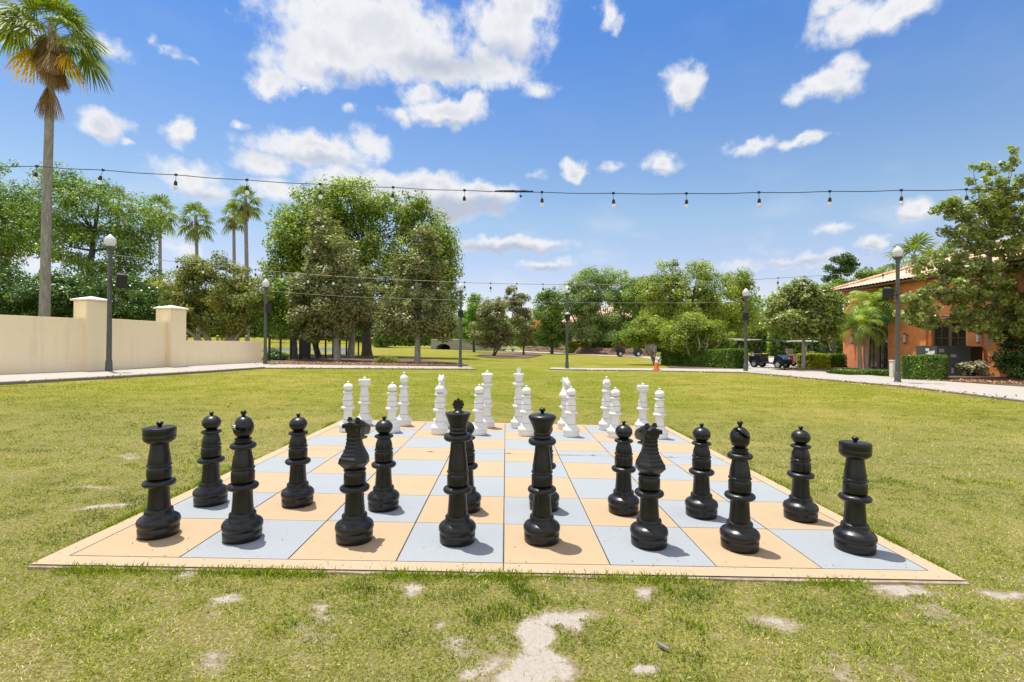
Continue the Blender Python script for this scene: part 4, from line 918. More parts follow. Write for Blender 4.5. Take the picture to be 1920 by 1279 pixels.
tree('tree', 'mid green tree just left of the fourth lamp post', (1035, 0), [(1035, 565, 26, 25), (1028, 600, 26, 30), (1045, 625, 30, 25)], D=72, trunk=.25, nleaf=15500, size=.27, clump=.95, nclump=90, leaf=L_OAK)
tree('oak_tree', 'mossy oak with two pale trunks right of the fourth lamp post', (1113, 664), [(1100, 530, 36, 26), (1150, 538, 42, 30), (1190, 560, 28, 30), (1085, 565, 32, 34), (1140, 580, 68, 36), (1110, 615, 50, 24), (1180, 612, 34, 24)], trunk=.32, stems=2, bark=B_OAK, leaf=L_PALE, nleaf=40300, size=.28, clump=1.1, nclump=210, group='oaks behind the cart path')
tree('oak_tree', 'tall ragged oak left of the fifth lamp post, with crown tips against the sky', (1290, 0), [(1252, 510, 24, 24), (1235, 550, 34, 36), (1315, 515, 28, 24), (1290, 560, 55, 40), (1375, 535, 34, 24), (1400, 520, 14, 14), (1350, 575, 55, 42), (1250, 590, 50, 34), (1400, 585, 16, 24), (1330, 620, 70, 26)], D=60, trunk=.4, leaf=L_YEL, nleaf=49600, size=.25, clump=1.0, nclump=270, limbs=40, group='oaks behind the cart path')
tree('oak_tree', 'darker oak filling the gap behind the two crape myrtles', (1215, 0), [(1205, 560, 30, 42), (1215, 610, 40, 34), (1180, 630, 35, 22)], D=66, trunk=.3, leaf=L_OAK, nleaf=13950, size=.26, clump=1., nclump=80, group='oaks behind the cart path')
tree('crape_myrtle', 'bright crape myrtle just behind the traffic cone', (1228, 684), [(1215, 618, 34, 22), (1245, 630, 30, 22), (1195, 632, 22, 18)], trunk=.1, stems=6, bark=B_PALE, leaf=L_YEL, nleaf=12400, size=.15, clump=.5, nclump=90, limbs=24, spread=.9, group='crape myrtles by the clipped hedge')
tree('crape_myrtle', 'crape myrtle with fanned pale stems in front of the clipped hedge', (1303, 687), [(1300, 612, 40, 24), (1335, 630, 36, 24), (1268, 630, 34, 24), (1305, 640, 55, 14)], trunk=.1, stems=8, bark=B_PALE, leaf=L_YEL, nleaf=15500, size=.15, clump=.5, nclump=110, limbs=30, spread=.9, group='crape myrtles by the clipped hedge')
tree('magnolia_tree', 'bronze magnolia in front of the parked red golf cart', (1507, 693), [(1502, 545, 26, 22), (1490, 578, 44, 32), (1535, 578, 36, 32), (1470, 605, 36, 22), (1510, 612, 50, 20), (1545, 610, 26, 20)], trunk=.12, bark=B_GREY, leaf=L_MAGR, nleaf=23250, size=.2, clump=.5, nclump=150, limbs=36)
tree('pine_tree', 'distant pine with tufted crown against the sky above the tile roof', (1577, 0), [(1576, 488, 20, 9), (1556, 503, 9, 7), (1597, 498, 12, 7), (1578, 510, 20, 8), (1560, 525, 14, 7)], D=72, trunk=.2, leaf=L_DARK, nleaf=6975, size=.26, clump=.75, nclump=44, limbs=20)
tree('tree', 'round green tree behind the left tip of the tile roof', (1560, 0), [(1580, 545, 28, 20), (1550, 565, 28, 26), (1610, 532, 20, 12), (1570, 600, 40, 30)], D=50, trunk=.25, leaf=L_OAK, nleaf=17050, size=.22, clump=.8, nclump=100, group='trees behind the building')
tree('tree', 'low green tree showing over the tile roof, left of the right lamp post', (1640, 0), [(1640, 520, 36, 12), (1660, 530, 30, 12)], D=48, trunk=.25, leaf=L_OAK, nleaf=7750, size=.22, clump=.6, nclump=50, group='trees behind the building')
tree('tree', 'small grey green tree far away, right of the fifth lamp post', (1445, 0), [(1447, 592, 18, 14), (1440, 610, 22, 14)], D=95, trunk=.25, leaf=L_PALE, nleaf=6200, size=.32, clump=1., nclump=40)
tree('magnolia_tree', 'big near magnolia at the right edge, its crown hiding the orange building', (1858, 706), [(1892, 292, 20, 26), (1838, 330, 26, 26), (1895, 345, 44, 34), (1782, 392, 28, 18), (1830, 395, 44, 30), (1890, 410, 55, 40), (1940, 400, 50, 60), (1800, 440, 40, 28), (1860, 460, 55, 40), (1920, 480, 60, 50), (1765, 500, 42, 32), (1815, 510, 50, 34), (1728, 555, 42, 30), (1790, 560, 55, 40), (1860, 550, 55, 45), (1915, 565, 50, 50), (1706, 592, 26, 16), (1765, 603, 48, 22), (1825, 612, 45, 20), (1700, 570, 20, 18), (1890, 610, 40, 24)], trunk=.24, bark=B_GREY, leaf=L_MAGR, nleaf=35000, size=.155, clump=.27, nclump=370, limbs=130, lean=.2, shell=.1, toward=2.1, flat=.8)
tree('shrub', 'dense dark shrub at the right edge beyond the near magnolia trunk', (1915, 708), [(1922, 640, 34, 50), (1908, 678, 28, 26), (1960, 620, 40, 70)], toward=1.3, trunk=.1, stems=3, leaf=L_DARK, nleaf=18600, size=.12, clump=.4, nclump=110, cat='shrub', limbs=10)
tree('shrub', 'small grey leaved shrub growing in front of the dark cabinet', (1815, 707), [(1808, 692, 15, 10), (1833, 688, 12, 14), (1845, 700, 12, 8)], trunk=.02, stems=4, leaf=L_SHRUB, nleaf=651, size=.12, clump=.2, nclump=22, cat='shrub', limbs=12)
tree('shrub', 'low dark shrub at the foot of the second lamp post', (512, 676), [(512, 668, 14, 10), (530, 672, 12, 7)], trunk=.03, stems=3, leaf=L_DARK, nleaf=3875, size=.12, clump=.3, nclump=30, cat='shrub', limbs=8)
tree('shrub', 'tall grass clump in the mulch bed left of the conical magnolia', (725, 683), [(722, 675, 14, 7), (735, 677, 12, 6)], trunk=.02, stems=3, leaf=L_CRAPE, nleaf=2325, size=.16, clump=.3, nclump=20, cat='shrub', limbs=6, aspect=.15)
# far wood that reads as one mass
def wood(spans):
    P = []; Nn = []; T = []; mbv = MB()
    for (u0, u1, vt, vb, D, n, amp) in spans:
        u = RNG.uniform(u0, u1, n); topv = vt - amp * (fbm(u, u * 0 + D, .045, 3) - .5) * 2 - amp * .5 * (vnoise(u * .2, u * 0 + D, 8) - .5)
        f = RNG.random(n) ** .8; v = topv + (vb - topv) * f; DD = D + RNG.uniform(-4, 4, n)
        d = np.stack([(u - 960) / FPX, np.ones(n), -(v - 639.5) / FPX], -1) @ M; p = d * DD[:, None]; p[:, 2] += CAMH
        P.append(p); Nn.append(unit(RNG.normal(size=(n, 3)) * .8 + np.array([0, -.3, .6]))); T.append(.2 + .45 * vnoise(u * .12, v * .12, 4) + RNG.normal(0, .14, n))
    P = np.concatenate(P); V, F = leaf_cards(P, np.concatenate(Nn), .62, .7)
    o = link('distant_wood', npmesh('distant_wood', V, F, L_OAK, {'rnd': np.repeat(np.clip(np.concatenate(T), 0, 1), 4)})); tag(o, kind='stuff')
wood([(-120, 340, 520, 650, 78, 12000, 25), (270, 520, 545, 632, 95, 14000, 22), (500, 720, 575, 632, 120, 12000, 18), (700, 860, 590, 648, 112, 9000, 20), (850, 1010, 592, 648, 108, 9000, 14), (1000, 1260, 572, 650, 112, 15000, 16), (1190, 1430, 560, 662, 100, 15000, 22), (1400, 1480, 620, 662, 100, 5000, 10), (1440, 1600, 600, 668, 70, 8000, 12), (2000, 2300, 560, 680, 60, 6000, 30)])
# hedges
def hedge(label, c0, c1, width, h, mat, n, leafs=.09, group=None, name='hedge', cat='hedge', core=None):
    """clipped hedge from ground point c0 to c1"""
    a = np.array(c0); b = np.array(c1); L_ = np.linalg.norm(b - a); t = (b - a) / L_; nn = np.array([-t[1], t[0]])
    z = min(gzf(*a), gzf(*b)); root = empty(name, (a[0], a[1], z), label, cat, group)
    s = RNG.random(n); q = RNG.random(n); f = RNG.random(n); face = np.searchsorted(np.cumsum([.42, .25, .25]), f)
    x = s * L_; w = np.where(face == 0, q * width, np.where(face == 1, 0, width)); zz_ = np.where(face == 0, h, q * h)
    endf = face == 3; x = np.where(endf, (RNG.random(n) > .5) * L_, x); w = np.where(endf, s * width, w)
    lump = (fbm(x + a[0], zz_ * 2 + w, 1.1, 12) - .5) * .16; jx = RNG.normal(0, .03, (n, 3))
    cx = np.clip(x, .06, L_ - .06); rr = .07
    P = np.stack([x + jx[:, 0], w + jx[:, 1] + lump * np.where(w > width / 2, 1, -1), zz_ + jx[:, 2] + lump], -1)
    P[:, 2] = np.maximum(P[:, 2], .03)
    N = np.zeros((n, 3)); N[:, 2] = np.where(face == 0, 1, .25); N[:, 1] = np.where(face == 1, -1, np.where(face == 2, 1, 0)); N = unit(N + RNG.normal(size=(n, 3)) * .6)
    Rm = np.array([[t[0], t[1], 0], [nn[0], nn[1], 0], [0, 0, 1]]); P = P @ Rm; N = N @ Rm
    V, F = leaf_cards(P, N, leafs, .6); tone = np.clip(.42 + RNG.normal(0, .2, n) + (vnoise(x * 2, zz_ * 2 + w, 9) - .5) * .5, 0, 1)
    link('foliage', npmesh('foliage', V, F, mat, {'rnd': np.repeat(tone, 4)}), root)
    mb = MB(); e = .08; pts = [(e, e), (L_ - e, e), (L_ - e, width - e), (e, width - e)]; P2 = [tuple(np.array([p[0], p[1], 0]) @ Rm) for p in pts]
    mb.rings([[(p[0], p[1], -.02) for p in P2], [(p[0], p[1], h - .08) for p in P2]]); mb.build('branches', M_HEDGE_CORE, root, smooth=False); return root  # solid dark green box filling the foliage, no separate twigs
M_HEDGE_CORE = simple('hedge_inside', (.028, .045, .012), .95, var=.5, scale=12)
hedge('long clipped hedge between the traffic cone and the fifth lamp post', g2(1240, 684), g2(1376, 692.5), 1.1, 1.12, L_HEDGE, 26000, .11)
hedge('short bright yellow green hedge left of the orange building', g2(1518, 692), g2(1556, 692), 1.1, .85, L_HEDGEY, 5000, .10)
hedge('short dark hedge touching the corner of the orange building', g2(1556, 691.5), g2(1588, 691), 1.1, .85, L_HEDGE, 5000, .10)
hedge('clipped green hedge in front of the grey cabinet', g2(1692, 713), g2(1768, 716.5), 1.1, .98, L_HEDGE, 14000, .075)
hedge('low mat of clipped ground cover at the palm foot, nearest the lawn', g2(1590, 705), g2(1675, 705), 1.2, .22, L_HEDGE, 7000, .08, group='low ground cover mats beside the walkway')
hedge('low ground cover mat pointing left from the orange building corner', g2(1551, 701), g2(1592, 703), .9, .14, L_HEDGE, 3500, .08, group='low ground cover mats beside the walkway')
bkx = lambda u, D: tuple(PT(u, 640, D)[:2])
hedge('yellow green clipped hedge on the planted bank behind the fourth lamp post', bkx(1060, 76), bkx(1108, 76), 2, 2.0, L_HEDGEY, 4000, .2)
hedge('dark green clipped hedge on the bank behind the mossy oak trunks', bkx(1108, 77), bkx(1215, 75), 2, 2.0, L_HEDGE, 7000, .2)

# ------------------------------------------------------------------ left wall
wall = empty('garden_wall', (WALLN[0][0], WALLN[0][1], gzf(*WALLN[0])), 'cream stucco wall stepping down along the left walkway', 'wall')
wo_ = Vector(wall.location)
def slabpoly(mb, a, b, th, z0, z1, out=0.):
    a = np.array(a); b = np.array(b); t = (b - a) / np.linalg.norm(b - a); n = np.array([-t[1], t[0]])   # n points away from lawn (left)
    q = [a - n * out, b - n * out, b + n * th, a + n * th]
    mb.rings([[(p[0] - wo_.x, p[1] - wo_.y, z0 - wo_.z) for p in q], [(p[0] - wo_.x, p[1] - wo_.y, z1 - wo_.z) for p in q]])
def hz(u, v, xy): D = depth((xy[0], xy[1], 0)); return float(PT(u, v, D)[2])
zt0 = hz(0, 590, WALLN[0]); zt1 = hz(198, 597, WALLN[1]); zt2 = hz(290, 602, WALLN[2]); zt3 = hz(420, 638, WALLN[3]); zt3 = hz(491, 640, WALLN[3])
def lerp2(a, b, t): return tuple(np.array(a) * (1 - t) + np.array(b) * t)
A0, A1, A2, A3 = WALL0, WALLN[1], WALLN[2], WALLN[3]
def wall_seg(nm, a, b, za, zb, th=.3):
    mb = MB(); a_ = np.array(a); b_ = np.array(b); t = (b_ - a_) / np.linalg.norm(b_ - a_); n = np.array([-t[1], t[0]])
    q = [a_, b_, b_ + n * th, a_ + n * th]
    mb.rings([[(p[0] - wo_.x, p[1] - wo_.y, -.3) for p in q], [(q[0][0] - wo_.x, q[0][1] - wo_.y, za - wo_.z), (q[1][0] - wo_.x, q[1][1] - wo_.y, zb - wo_.z), (q[2][0] - wo_.x, q[2][1] - wo_.y, zb - wo_.z), (q[3][0] - wo_.x, q[3][1] - wo_.y, za - wo_.z)]])
    mb.build(nm, M_STUCCO, wall, bevel=.015, smooth=False)
P1a = g2(165, 699.5); P2a = g2(325, 690.5)
wall_seg('wall_panel', A0, P1a, zt0, zt0, .3); wall_seg('wall_panel', g2(198, 698.2), P2a, zt1, zt1); wall_seg('low_wall_panel', g2(343, 690), A3, zt3, zt3)
def pillar(a, b, top, capw=.065):
    a_ = np.array(a); b_ = np.array(b); t = (b_ - a_); L_ = np.linalg.norm(t); t /= L_; n = np.array([-t[1], t[0]]); w = max(L_, .62)
    c = (a_ + b_) / 2 + n * w * .36; q = [c + (sx * t + sy * n) * w / 2 for sx, sy in ((-1, -1), (1, -1), (1, 1), (-1, 1))]
    z0 = -.3; mb = MB(); mb.rings([[(p[0] - wo_.x, p[1] - wo_.y, z0) for p in q], [(p[0] - wo_.x, p[1] - wo_.y, top - wo_.z) for p in q]]); pl = mb.build('pillar', M_STUCCO, wall, bevel=.02, smooth=False)
    mb = MB(); R = lambda e, z: [(c[0] + (q_[0] - c[0]) * e - wo_.x, c[1] + (q_[1] - c[1]) * e - wo_.y, z - wo_.z) for q_ in q]
    e = 1 + capw * 2 / w; mb.rings([R(e, top), R(e, top + .055), R(.02, top + .17)]); mb.build('cap', M_CAP, pl, smooth=False)
pillar(g2(158, 700), g2(200, 698.2), hz(178, 566, WALLN[1]))
pillar(g2(316, 691.5), g2(345, 690), hz(328, 581, WALLN[2]))
def tower_post(u, v, D, w, h0, h1):
    pass

# ------------------------------------------------------------------ lamp posts and speakers
def lamp_post(u, vb, vt, label, rz=0.):
    x, y, z = G(u, vb); z += .04; D = depth((x, y, z)); H = float(PT(u, vt, D)[2]) - z
    r = empty('lamp_post', (x, y, z), label, 'lamp post', 'acorn lamp posts around the lawn'); k = H / 4.75
    mb = MB(); mb.lathe([(.001, 0), (.125, 0), (.125, .03), (.105, .05), (.098, .38), (.082, .42), (.001, .42)], 20); mb.build('base', M_POLE, r)
    mb = MB(); hp = H - .62; mb.lathe([(.078, .40), (.075, 1.2), (.066, hp * .7), (.060, hp - .02)], 20); mb.build('pole', M_POLE, r)
    mb = MB(); mb.lathe([(.060, hp - .03), (.085, hp), (.07, hp + .03), (.075, hp + .07), (.12, hp + .11), (.155, hp + .15), (.155, hp + .18), (.001, hp + .185)], 24); mb.build('fitter', M_POLE, r)
    mb = MB(); mb.lathe([(.105, hp + .17), (.122, hp + .19), (.160, hp + .29), (.172, hp + .36), (.163, hp + .42), (.108, hp + .51), (.048, hp + .575), (.02, hp + .60), (.0005, hp + .612)], 28); mb.build('globe', M_GLOBE, r, angle=25)
    return (x, y, z, H, D)
LP = [lamp_post(204, 700.5, 438, 'lamp post in front of the cream wall, just right of its first pillar'), lamp_post(497, 684, 522, 'lamp post at the right end of the low cream wall'),
      lamp_post(863, 690, 530, 'lamp post at the tip of the far walkway, left of centre'), lamp_post(1063, 692.5, 535, 'lamp post on the walkway right of centre, in front of the mossy oak'),
      lamp_post(1398, 697.5, 540, 'lamp post at the right end of the long clipped hedge'), lamp_post(1683, 719, 460, 'lamp post in front of the orange building')]
def speaker(i, u, v, label, w=.28, h=.42, yaw=0., tilt=.15, cap=False, arm=True):
    x, y, z, H, D = LP[i]; c = Vector(PT(u, v, D - .05)); r = empty('loudspeaker', (c.x, c.y, c.z), label, 'loudspeaker', 'loudspeakers on the lamp posts'); r.rotation_euler = (tilt, 0, yaw)
    mb = MB(); mb.rings([[(-w / 2, -w * .42, -h / 2), (w / 2, -w * .42, -h / 2), (w * .38, w * .42, -h / 2), (-w * .38, w * .42, -h / 2)], [(-w / 2, -w * .42, h / 2), (w / 2, -w * .42, h / 2), (w * .38, w * .42, h / 2), (-w * .38, w * .42, h / 2)]]); mb.build('cabinet', M_SPK, r, bevel=.02)
    mb = MB(); mb.box(-w * .44, -w * .42 - .012, -h * .45, w * .44, -w * .42 + .001, h * .45); mb.build('grille', M_GRILL, r, bevel=.004)
    if cap: mb = MB(); mb.lathe([(w * .46, h / 2), (w * .42, h / 2 + .05), (w * .25, h / 2 + .09), (.001, h / 2 + .10)], 20); mb.build('cap', M_GLOBE, r)
    inv = r.matrix_basis.to_3x3().inverted(); tgt = inv @ (Vector((x, y, c.z)) - c); mb = MB(); mb.tube([(0, 0, 0), tgt], .02, 8); mb.lathe([(.085, -.03), (.085, .03)], 16, tuple(tgt)); mb.build('bracket', M_POLE, r)
speaker(0, 227, 526, 'black tilted loudspeaker on the lamp post by the first wall pillar', w=.30, h=.46, yaw=.9, tilt=.35)
speaker(1, 504, 578, 'black loudspeaker on the lamp post at the end of the low wall', yaw=.5)
speaker(2, 864, 588, 'black loudspeaker on the lamp post at the tip of the far walkway', h=.36)
speaker(3, 1064, 595, 'black loudspeaker topped by a white dome on the lamp post right of centre', h=.36, cap=True)
speaker(4, 1397, 593, 'black loudspeaker on the lamp post at the hedge end', h=.38)
speaker(5, 1664, 551, 'black loudspeaker bracketed left of the pole in front of the orange building', w=.34, h=.42, yaw=-.4)
# ------------------------------------------------------------------ string lights
def cable(mb, pts, r, n=6): mb.tube(pts, r, n)
def smooth_path(P, k=5):
    P = [Vector(p) for p in P]; out = []
    for i in range(len(P) - 1):
        p0, p1, p2, p3 = P[max(i - 1, 0)], P[i], P[i + 1], P[min(i + 2, len(P) - 1)]
        for j in range(k):
            t = j / k; out.append(.5 * ((2 * p1) + (p2 - p0) * t + (2 * p0 - 5 * p1 + 4 * p2 - p3) * t * t + (3 * p1 - p0 - 3 * p2 + p3) * t ** 3))
    return out + [P[-1]]
def bulbs(root, ps, s, tilt=None, cab=M_CABLE):
    o = Vector(root.location); me1 = me2 = None
    for i, p in enumerate(ps):
        mb = MB(); mb.box(-.013 * s, -.006 * s, -.010 * s, .013 * s, .006 * s, .012 * s); mb.tube([(0, 0, 0), (0, 0, -.065 * s)], .0022 * s, 5)
        mb.lathe([(.001, -.062 * s), (.009 * s, -.064 * s), (.014 * s, -.072 * s), (.0165 * s, -.092 * s), (.0165 * s, -.105 * s), (.014 * s, -.110 * s), (.001, -.110 * s)], 14)
        if me1 is None: me1 = mb.mesh('socket', cab)
        sk = link('bulb_socket', me1, root); sk.location = Vector(p) - o; a = (tilt or {}).get(i, 0); sk.rotation_euler = (0, a + random.uniform(-.06, .06), 0)
        if me2 is None:
            mb = MB(); mb.lathe([(.011 * s, -.109 * s), (.012 * s, -.113 * s), (.018 * s, -.122 * s), (.0205 * s, -.134 * s), (.018 * s, -.147 * s), (.010 * s, -.155 * s), (.0005, -.157 * s)], 14); me2 = mb.mesh('bulb', M_BULB)
        link('bulb', me2, sk)
SY = 6.46; ncp = [(-420, 285), (-200, 302), (-40, 311), (69, 312), (193, 319), (330, 328), (463, 337.5), (600, 345.5), (737, 351.5), (871, 357), (1016, 360.5), (1150, 362.5), (1287, 363), (1423, 361), (1556, 359), (1690, 357), (1812, 355.5), (1960, 350), (2150, 338), (2350, 322)]
def sagp(P):
    out = []
    for i in range(len(P)):
        out.append(PT(P[i][0], P[i][1], SY))
        if i < len(P) - 1: out.append(PT((P[i][0] + P[i + 1][0]) / 2, (P[i][1] + P[i + 1][1]) / 2 + 1.2, SY))
    return out
r1 = empty('string_lights', tuple(PT(960, 360, SY)), 'near black cable of hanging bulbs crossing the whole sky', 'string lights')
mb = MB(); o = Vector(r1.location); cable(mb, [Vector(p) - o for p in smooth_path(sagp(ncp), 3)], .0050); mb.build('cable', M_CABLE, r1)
mb = MB(); tp = [PT(u, v, SY) for u, v in ((928, 358), (935, 358.6), (944, 357.6), (952, 358.4), (962, 357.8), (968, 359.4), (976, 358.2), (984, 358), (992, 359.2), (1000, 358.2))]
mb.tube([Vector(p) - o for p in tp], [.007, .013, .009, .014, .013, .017, .010, .013, .011, .006], 8); mb.build('tape_joint', M_CABLE, r1)
mb = MB(); q = Vector(PT(976.5, 358.5, SY)) - o; q2 = Vector(PT(976.5, 368, SY)) - o; mb.tube([q, q2], .0011, 4); mb.lathe(ball(0, .015, .017, -88, 88, 9), 12, tuple(q2)); mb.build('cable_end', M_CABLE, r1)
bulbs(r1, [PT(u, v, SY) for u, v in ncp[3:17]] + [PT(u, v, SY) for u, v in ((-55, 310.5),)], 1.25, {0: .05, 1: .35, 6: .05, 5: .1, 4: 0, 10: -.0})
for sx, (u, v), lab in ((-1, (-420, 285), 'left'), (1, (2350, 322), 'right')):
    e = PT(u, v, SY); zg = gzf(e[0], e[1]); pr_ = empty('light_pole', (e[0], e[1], zg), 'slim dark pole carrying the %s end of the near string lights' % lab, 'light pole'); mb = MB(); mb.lathe([(.09, 0), (.09, .04), (.04, .06), (.035, e[2] - zg + .1), (.001, e[2] - zg + .12)], 16); mb.build('pole', M_POLE, pr_)
def far_string(i, j, P, label, bl, s, r=.009):
    a = LP[i]; b = LP[j]; pts = [PLN(u, v, a, b) for u, v in P]; pts = [np.array([a[0] + .07, a[1], pts[0][2]])] + pts[1:-1] + [np.array([b[0] - .07, b[1], pts[-1][2]])]; rt = empty('string_lights', tuple(pts[len(pts) // 2]), label, 'string lights')
    o = Vector(rt.location); mb = MB(); cable(mb, [Vector(p) - o for p in smooth_path(pts, 4)], r); mb.build('cable', M_CABLE_SUNLIT, rt)
    if bl:
        us = [p[0] for p in P]; vs = [p[1] for p in P]; bulbs(rt, [PLN(u, np.interp(u, us, vs), a, b) for u in bl], s, cab=M_CABLE)
far_string(0, 5, [(212, 478), (350, 493), (500, 508), (600, 516), (700, 522), (893, 530.5), (1020, 533), (1200, 533), (1350, 528), (1466, 521), (1580, 514), (1683, 505)], 'string light cable painted sunlit grey from the first lamp post to the last', [920 + 49 * k for k in range(-13, 16)], 2.0)
far_string(1, 4, [(500, 545), (600, 553), (700, 558), (870, 563), (1063, 567), (1250, 568), (1398, 566)], 'lower cable painted sunlit grey, strung low between the second and fifth lamp posts', None, 1, .008)
# ------------------------------------------------------------------ black fence by the pond
fr = empty('picket_fence', G(500, 676), 'black metal fence with tall posts between pond and mulch bed', 'fence'); o = Vector(fr.location)
fa = np.array(G(505, 678)); fb = np.array(G(672, 669)); 
for i, t in enumerate(np.linspace(0, 1, 12)):
    p = fa + (fb - fa) * t; mb = MB(); w = .05 if i not in (3, 4) else .07; mb.box(p[0] - o.x - w, p[1] - o.y - w, p[2] - o.z - .1, p[0] - o.x + w, p[1] - o.y + w, p[2] - o.z + 1.35); mb.build('post', M_FENCE, fr, bevel=.01)
mb = MB()
for z_ in (.25, 1.1):
    q = [(p[0] - o.x, p[1] - o.y, p[2] - o.z + z_) for p in (fa, fb)]; mb.tube(q, .014, 6)
mb.build('rails', M_FENCE, fr)
p = (fa + (fb - fa) * .27); mb = MB(); mb.box(p[0] - o.x + .1, p[1] - o.y - .04, .12, p[0] - o.x + .62, p[1] - o.y + .04, 1.28); mb.build('gate_panel', M_FENCE, fr, bevel=.01)
M_TIMBER = simple('timber', (.36, .28, .17), .85, var=.3)
# wooden posts behind the low wall
for k, u in enumerate((349, 366, 386, 408, 424, 446, 462)):
    D = 44.; p = PT(u, 640, D); z = gzf(p[0], p[1]); pr_ = empty('timber_post', (p[0], p[1], z), ['short tan timber post nearest the second pillar, beyond the low wall', 'second short tan timber post from the second pillar, beyond the low wall', 'third short tan timber post from the pillar, beyond the low wall', 'middle timber post under the bushy tree, beyond the low wall', 'timber post just right of the middle one, beyond the low wall', 'second timber post from the second lamp post, beyond the low wall', 'short timber post nearest the second lamp post, beyond the low wall'][k], 'post', 'timber posts beyond the low wall')
    mb = MB(); mb.box(-.09, -.09, -.1, .09, .09, 1.55); mb.build('post_shaft', M_TIMBER, pr_, bevel=.012)
    mb = MB(); mb.rings([[(-.11, -.11, 1.55), (.11, -.11, 1.55), (.11, .11, 1.55), (-.11, .11, 1.55)], [(-.02, -.02, 1.62), (.02, -.02, 1.62), (.02, .02, 1.62), (-.02, .02, 1.62)]]); mb.build('post_cap', M_TIMBER, pr_)
# stone bridge
br_ = empty('stone_bridge', tuple(PT(850, 652, 96)), 'grey stone bridge with a dark arch beyond the lawn', 'bridge'); o = Vector(br_.location); p0 = Vector(PT(808, 652, 96)); p1 = Vector(PT(935, 655, 92)); zb = gzf(p0.x, p0.y)
tdir = (p1 - p0); Lb = tdir.length; ang = math.atan2(tdir.y, tdir.x); br_.rotation_euler = (0, 0, ang); br_.location = (p0.x, p0.y, zb)
def arc(cx, w, h, n=12): return [(cx + w * math.cos(a), h * math.sin(a)) for a in np.linspace(PI, 0, n)]
prof = [(0, -.3), (1.0, -.3)] + arc(2.6, 1.45, 1.05) + [(4.3, -.3), (Lb, -.3), (Lb, 1.35), (Lb * .6, 1.75), (2.5, 1.9), (0, 1.75)]
mb = MB(); top_ = [(0, 1.75), (2.5, 1.9), (Lb * .6, 1.75), (Lb, 1.35)]
def zt(xx): return np.interp(xx, [a for a, b in top_], [b for a, b in top_])
def za(xx): return max(-.3, 1.05 * math.sqrt(max(0, 1 - ((xx - 2.6) / 1.6) ** 2))) if abs(xx - 2.6) < 1.6 else -.3
xs_ = np.concatenate([[0, .98], np.linspace(1.0, 4.2, 17), np.linspace(4.4, Lb, 6)])
rs = [[(xx, 0, za(xx)), (xx, 3.2, za(xx)), (xx, 3.2, zt(xx)), (xx, 0, zt(xx))] for xx in xs_]
mb.rings(rs); mb.build('stone_body', M_STONE, br_, smooth=False)
mb = MB(); mb.rings([[(xx, -.08, zt(xx)), (xx, .35, zt(xx)), (xx, .35, zt(xx) + .14), (xx, -.08, zt(xx) + .14)] for xx in np.linspace(0, Lb, 10)]); mb.build('coping', M_CAP, br_, smooth=False)
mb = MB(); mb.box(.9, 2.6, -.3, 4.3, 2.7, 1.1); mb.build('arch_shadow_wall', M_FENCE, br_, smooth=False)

# ------------------------------------------------------------------ orange building
KB = 1.048; FX = 22.6; bz0 = gzf(24, 28); bl = empty('clubhouse', (FX, 31.4 * KB, bz0), 'orange stucco building with a pink tile roof and a teal awning', 'building'); o = Vector(bl.location)
def Bx(mb, y0, y1, z0, z1, x0=0., x1=.3): mb.box(x0, y0 * KB - o.y, z0, x1, y1 * KB - o.y, z1)
H1 = 5.0
mb = MB()
openings = [(27.75, 29.5, -.05, 2.75), (23.0, 24.9, .25, 2.65), (18.4, 20.0, .25, 2.65)]
yc = 31.4
for (a, b, z0, z1) in openings:
    Bx(mb, b, yc, -.1, H1)
    if z0 > 0: Bx(mb, a, b, -.1, z0)
    Bx(mb, a, b, z1, H1); yc = a
Bx(mb, 14, yc, -.1, H1); mb.box(.3, -.3, -.1, 14, 0, H1); mb.box(.3, 14 * KB - o.y, -.1, 14, 14 * KB + .3 - o.y, H1)
mb.build('wall', M_ORANGE, bl, smooth=False)
for ya, yb_, zh, xd in ((25.1, 25.5, H1 - .02, -.10), (29.6, 31.40, 3.3, -.06), (21.0, 21.4, H1 - .02, -.10)): mb = MB(); Bx(mb, ya, yb_, 0, zh, xd, 0); mb.build('pilaster', M_ORANGE, bl, smooth=False)
def window(y0, y1, z0, z1, nm='window'):
    mb = MB(); t = .07
    Bx(mb, y0, y0 + t, z0, z1, .12, .2); Bx(mb, y1 - t, y1, z0, z1, .12, .2); Bx(mb, y0 + t, y1 - t, z1 - t, z1, .12, .2); Bx(mb, y0 + t, y1 - t, z0, z0 + t, .12, .2); ym_ = (y0 + y1) / 2; Bx(mb, ym_ - .09, ym_ + .09, z0 + t, z1 - t, .12, .2)
    for yy in (y0 + (ym_ - y0) * .55, ym_ + (y1 - ym_) * .5): Bx(mb, yy - .015, yy + .015, z0 + t, z1 - t, .135, .165)
    for k in (1, 2): zz_ = z0 + (z1 - z0) * k / 3; Bx(mb, y0 + t, ym_ - .09, zz_ - .015, zz_ + .015, .13, .16); Bx(mb, ym_ + .09, y1 - t, zz_ - .015, zz_ + .015, .13, .16)
    f = mb.build(nm, M_BROWN, bl, smooth=False); mb = MB(); Bx(mb, y0 + t * .5, y1 - t * .5, z0 + t * .5, z1 - t * .5, .166, .175); mb.build('pane', M_GLASSD, f, smooth=False)
window(*openings[1]); window(*openings[2]); window(27.75, 29.5, 0.0, 2.75, 'entrance_door')
mb = MB(); mb.box(.25, 14.3 * KB - o.y, 0, 13.9, -.35, .02); mb.build('floor_slab', M_CONCG, bl, smooth=False)
